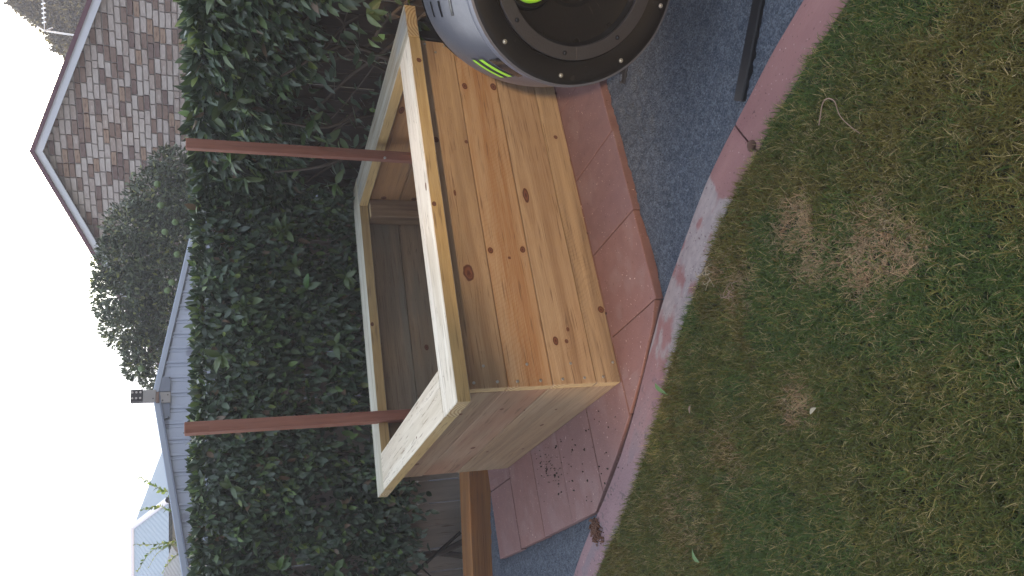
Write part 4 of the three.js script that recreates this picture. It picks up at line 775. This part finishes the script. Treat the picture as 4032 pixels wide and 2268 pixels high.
{
  const R = rng(56), t = thing('tall_dense_tree', 'tall dense dark tree rising behind the brick house roof', 'tree', [10.6, 0, -27.6]);
  const blobs = [[9.2, 7.3, -27.9, 0.6], [8.8, 6.75, -27.7, 0.7], [8.35, 6.25, -27.5, 0.72], [7.75, 6.1, -27.5, 0.5], [8.95, 5.7, -27.3, 1.0], [9.8, 6.4, -27.5, 1.13], [7.7, 5.5, -27.3, 0.5], [9.8, 5.2, -27.1, 1.4], [11, 7, -27.8, 1.8], [12, 6, -27.5, 2], [11, 5, -27.5, 2], [9.2, 4.4, -27.3, 1.2], [11.5, 8.4, -27.8, 1.5]];
  crown(t, blobs, 80000, leafGeo(0.16, 0.07, 0.3, 0.2, 3), leafMat(0.55, 0.4), R, (r) => { const u = r(), b = 0.7 + 0.7 * r(); const c = u < 0.72 ? [0.075, 0.065, 0.025] : [0.17, 0.15, 0.04]; return lin(c[0] * b, c[1] * b, c[2] * b); });
  part('trunk', tube([[0, 0, 0], [0.1, 2.5, 0], [0, 5, 0]].map(p => new THREE.Vector3(...p)), 0.3, 0.16, 8), barkM, t);
  for (const e of [[-1.4, 6.4, 0], [-0.8, 6.8, 0], [1, 6.5, 0], [-2.4, 5.8, 0]]) part('limb', tube([new THREE.Vector3(0, 3.5, 0), new THREE.Vector3(e[0] * 0.5, 4.8, 0), new THREE.Vector3(...e)], 0.1, 0.02, 6), barkM, t);
}
// ------------------------------------------------------------------ behind the camera: unseen fence and tree added to block and shape the low light
{
  const brown = [106, 107].map(s => woodMat(wood({ L: 1.8, W: 0.2, w: 256, h: 64, light: [130, 108, 88], dark: [90, 72, 58], seed: s }), 0.9));
  fence('paling_fence', 'unseen brown paling fence added behind the viewer to block low light', [-6.5, 1.6], [6.5, 1.6], 1.93, 0.15, 0.001, brown, 9, -0.05);
  const R = rng(57), t = thing('added_shade_tree', 'unseen leafy tree added over the fence behind the viewer to shape the light', 'tree', [1.5, 0, 3.2]);
  part('trunk', tube([[0, 0, 0], [0.1, 1.8, 0], [-0.3, 3.6, 0]].map(p => new THREE.Vector3(...p)), 0.14, 0.1, 8), barkM, t);
  for (const e of [[-2.6, 4, 0], [2, 4.4, 0.2], [-1, 5, -0.4], [0.8, 5.2, 0.4]]) part('limb', tube([new THREE.Vector3(-0.1, 2.6, 0), new THREE.Vector3(e[0] * 0.5, 3.6, e[2]), new THREE.Vector3(...e)], 0.07, 0.02, 6), barkM, t);
  const list = [], base = t.position;
  const under = (x) => x > 0.08 ? mix(3.42, 3.62, (x - 0.08) / 0.8) : x > -0.2 ? mix(2.95, 3.42, (x + 0.2) / 0.28) : x > -0.4 ? mix(2.75, 2.95, (x + 0.4) / 0.2) : x > -0.7 ? mix(2.2, 2.75, (x + 0.7) / 0.3) : 2.0;  // crown underside cut to shape the light beam on the planter
  for (let i = 0; i < 26000; i++) {
    const x = -6 + 11 * R(), z = 2.3 + 1.6 * R(), lo = under(x + 0.24 * (z + 2.9)) + 0.466 * (z - 2.2) + 0.42 * (fbm(x * 4.5, z * 4.5, 5, 3) - 0.5), y = lo + (6.2 - lo) * (0.015 + 0.985 * R()); if (y < lo + 0.3 && R() < 0.55) continue;
    list.push([leafMatrix(new THREE.Vector3(x, y, z).sub(base), new THREE.Vector3(R() - 0.5, -0.3, R() - 0.5), new THREE.Vector3(R() - 0.5, R() - 0.3, 1.2), 0.8 + 0.5 * R()), lin(0.04, 0.07, 0.025)]);
  }
  instanced('crown', leafGeo(0.17, 0.1, 0.2, 0.2, 3), leafMat(0.5, 0.2), list, t);
  const high = [];
  for (let i = 0; i < 17000; i++) {
    const x = -9 + 15 * R(), z = 2.6 + 2.0 * R(), y = 5.0 + 7.2 * R() * (1 - 0.03 * Math.abs(x + 1));
    high.push([leafMatrix(new THREE.Vector3(x, y, z).sub(base), new THREE.Vector3(R() - 0.5, -0.3, R() - 0.5), new THREE.Vector3(R() - 0.5, R() - 0.3, 1.2), 0.8 + 0.5 * R()), lin(0.04, 0.07, 0.025)]);
  }
  instanced('added_upper_crown', leafGeo(0.34, 0.24, 0.2, 0.2, 3), leafMat(0.5, 0.2), high, t);  // added height that keeps the beam off hedge, shed and house
  part('leader', tube([[-0.3, 3.4, 0], [0, 6, 0.2], [0.2, 9, 0]].map(p => new THREE.Vector3(...p)), 0.09, 0.03, 8), barkM, t);
}

// ------------------------------------------------------------------ grass
{
  const R = rng(2024);
  const tuft = (k) => { const r = rng(600 + k), pos = [], idx = [];
    for (let b = 0; b < 6; b++) { const a = r() * 6.283, lean = 0.35 + r() * 1.0, L = 0.024 + 0.026 * r(), w = 0.0008 + 0.0007 * r(), ox = (r() - 0.5) * 0.018, oz = (r() - 0.5) * 0.018, c = Math.cos(a), s = Math.sin(a), curl = (r() - 0.5) * 1.2, o = pos.length / 3;
      for (let i = 0; i <= 3; i++) { const t = i / 3, h = L * t * Math.cos(lean * t * 0.9), f = L * t * Math.sin(lean * (0.4 + 0.6 * t)), cc = Math.cos(a + curl * t), ss = Math.sin(a + curl * t), ww = w * (1 - 0.85 * t * t);
        pos.push(ox + cc * f - ss * ww, h, oz + ss * f + cc * ww, ox + cc * f + ss * ww, h, oz + ss * f - cc * ww); }
      for (let i = 0; i < 3; i++) { const q = o + i * 2; idx.push(q, q + 2, q + 1, q + 1, q + 2, q + 3); } }
    const g = new THREE.BufferGeometry(); g.setAttribute('position', new THREE.Float32BufferAttribute(pos, 3)); g.setIndex(idx); g.computeVertexNormals(); return g; };
  const geos = [0, 1, 2, 3].map(tuft), lists = [[], [], [], []];
  const dry = [[0.09, -1.51, 0.1, 1], [0.1, -1.42, 0.08, 1], [0.17, -1.78, 0.09, 0.8], [0.08, -1.72, 0.07, 0.8], [0.05, -2.19, 0.05, 0.7], [-0.33, -1.77, 0.06, 0.9], [-0.8, -2.35, 0.12, 0.25], [0.02, -2.05, 0.1, 0.35], [-0.55, -2.1, 0.1, 0.3]];
  const add = (x, z, sc) => {
    let wr = fbm(x * 3.2, z * 3.2, 71, 3), gr = fbm(x * 2.3 + 5, z * 2.3, 72, 3), u = R(), b = 0.7 + 0.7 * R();
    let patch = 0; for (const d of dry) { const q = Math.hypot(x - d[0], z - d[1]) / d[2]; patch = Math.max(patch, 0.75 * d[3] * smooth(1.6, 0.3, q + 1.3 * (fbm(x * 16, z * 16, 73, 3) - 0.5))); }
    let c = gr > 0.525 ? [0.055, 0.088, 0.018] : wr > 0.5 ? [0.098, 0.086, 0.018] : [0.076, 0.086, 0.017];
    if (u < 0.07) c = [0.32, 0.26, 0.12]; else if (u < 0.2) c = [0.19, 0.165, 0.045]; else if (u > 0.9) c = [0.08, 0.13, 0.03];
    if (R() < patch) c = R() < 0.6 ? [0.33, 0.22, 0.12] : [0.27, 0.21, 0.12];
    const m = M4().compose(new THREE.Vector3(x, lawnHeight(x, z) - 0.004, z), new THREE.Quaternion().setFromEuler(new THREE.Euler((R() - 0.5) * 0.5, R() * 6.283, (R() - 0.5) * 0.5)), new THREE.Vector3(1, 0.8 + 0.5 * R() - 0.45 * patch, 1).multiplyScalar(sc));
    b *= 1.3; lists[Math.floor(R() * 4)].push([m, lin(c[0] * b * 1.06, c[1] * b, c[2] * b)]);
  };
  for (let i = 0; i < 135000; i++) { const x = -2.4 + 4.4 * R(), z = -3.4 + 2.7 * R(); if (Math.abs(x) > 0.55 + 0.42 * -z + 0.12) continue; const d = kerbDist(x, z); if (d < 0.16 + 0.03 * (fbm(x * 9, z * 9, 3, 2) - 0.3) || d > 2) continue; add(x, z, 1); }
  for (let i = 0; i < 26000; i++) { const x = -4 + 8 * R(), z = -3.8 + 7 * R(); const d = kerbDist(x, z); if (d < 0.14) continue; if (z < -0.7 && Math.abs(x) < 0.55 + 0.42 * -z) continue; add(x, z, 1.6); }
  const o = new THREE.Group(); o.name = 'grass'; o.userData.kind = 'stuff'; tag(o, 'short lawn grass, green with straw coloured dry patches, outside the kerb', 'grass'); scene.add(o);
  const mat = leafMat(0.85, 0.3); mat.specularIntensity = 0.35; lists.forEach((l, k) => { const m = instanced(k ? `grass_blades_${String(k).padStart(3, '0')}` : 'grass_blades', geos[k], mat, l, o); });
}
// ------------------------------------------------------------------ litter on the lawn and kerb
{
  const straw = std({ color: lin(0.4, 0.31, 0.2), roughness: 0.9 }), pink = std({ color: lin(0.34, 0.22, 0.16), roughness: 0.9 });
  const curl = (name, label, cat, pts, r, m) => { const o = thing(name, label, cat, [pts[0][0], 0.02, pts[0][2]]); const b = new THREE.Vector3(...pts[0]).setY(0.02); part('strand', tube(pts.map(p => new THREE.Vector3(...p).sub(b)), r, r * 0.5, 6, 24), m, o); return o; };
  curl('dry_runner', 'pale dry curled grass runner lying on the lawn opposite the tumbler', 'dry stem', [[0.45, 0.025, -1.66], [0.51, 0.035, -1.63], [0.5, 0.04, -1.59], [0.46, 0.03, -1.58], [0.42, 0.03, -1.54], [0.4, 0.02, -1.52]], 0.0017, pink);
  const clump = (name, label, x, z, n, rad, m, seed) => { const o = thing(name, label, 'dry stems', [x, 0.0, z]), R = rng(seed); for (let i = 0; i < n; i++) { const a = R() * 6.3, p = [new THREE.Vector3((R() - 0.5) * rad, 0.02 + 0.02 * R(), (R() - 0.5) * rad)]; p.push(p[0].clone().add(new THREE.Vector3(Math.cos(a) * rad * 0.5, 0.012, Math.sin(a) * rad * 0.5)), p[0].clone().add(new THREE.Vector3(Math.cos(a + 0.6) * rad, 0.0, Math.sin(a + 0.6) * rad))); part('stem', tube(p, 0.0013, 0.0008, 5, 6), m, o); } return o; };
  clump('dry_clump', 'straw coloured clump of dead stems on the lawn nearest the kerb', 0.05, -2.17, 9, 0.045, straw, 1);
  clump('dry_clump', 'brown clump of dead stems left of the straw coloured clump', -0.02, -2.03, 7, 0.035, pink, 2);
  const lf = (name, label, x, z, c, s, turn) => { const o = thing(name, label, 'leaf', [x, 0.035, z], turn); const q = part('blade', leafGeo(0.07, 0.025, 0.5, 0.5), leafMat(0.6, 0.25, lin(...c)), o); q.rotation.x = -1.35; q.scale.setScalar(s); return o; };
  lf('fallen_leaf', 'white dry leaf on the lawn by the small brown patch', -0.33, -1.66, [0.36, 0.3, 0.2], 0.55, 0.6);
  lf('fallen_leaf', 'slender green leaf lying on the lawn at the left edge', -0.94, -2.21, [0.12, 0.22, 0.06], 0.9, -0.4);
  lf('fallen_leaf', 'green leaf on the lawn edge beside the kerb', -0.36, -2.49, [0.1, 0.2, 0.05], 0.9, 2.6);
  lf('fallen_leaf', 'brown leaf on the lawn left of the green one by the kerb', -0.41, -2.26, [0.24, 0.14, 0.09], 0.5, 1.2);
  const deb = thing('debris_heap', 'rusty brown heap of debris on the kerb at the left', 'debris', [-1.08, 0.0, -3.03]); const R = rng(12), g = [], ic = new THREE.IcosahedronGeometry(1, 0);
  for (let i = 0; i < 160; i++) { const r = Math.abs(R() + R() - 1) * 0.075, a = R() * 6.3, s = 0.003 + 0.007 * R(); g.push(place(ic, M4().compose(new THREE.Vector3(Math.cos(a) * r, 0.004 + 0.012 * (1 - r / 0.075) * R(), Math.sin(a) * r), new THREE.Quaternion().setFromEuler(new THREE.Euler(R() * 3, R() * 3, R() * 3)), new THREE.Vector3(s * 1.6, s * 0.6, s * 0.7)))); }
  part('fragments', mergeGeometries(g), std({ color: lin(0.13, 0.06, 0.035), roughness: 1 }), deb).userData.kind = 'stuff';
  const bk = thing('bark_chip', 'small brown bark lump at the grass end of the kerb joint', 'bark', [0.45, 0.002, -1.975]), gg = new THREE.IcosahedronGeometry(0.018, 2), p = gg.attributes.position; for (let i = 0; i < p.count; i++) { const f = 0.8 + 0.5 * fbm(p.getX(i) * 90 + 5, p.getY(i) * 90 + p.getZ(i) * 70, 3, 2); p.setXYZ(i, p.getX(i) * f, p.getY(i) * f * 0.6, p.getZ(i) * f); } gg.computeVertexNormals(); part('lump', gg, std({ color: lin(0.09, 0.045, 0.03), roughness: 1 }), bk);
}
renderer.render(scene, camera);
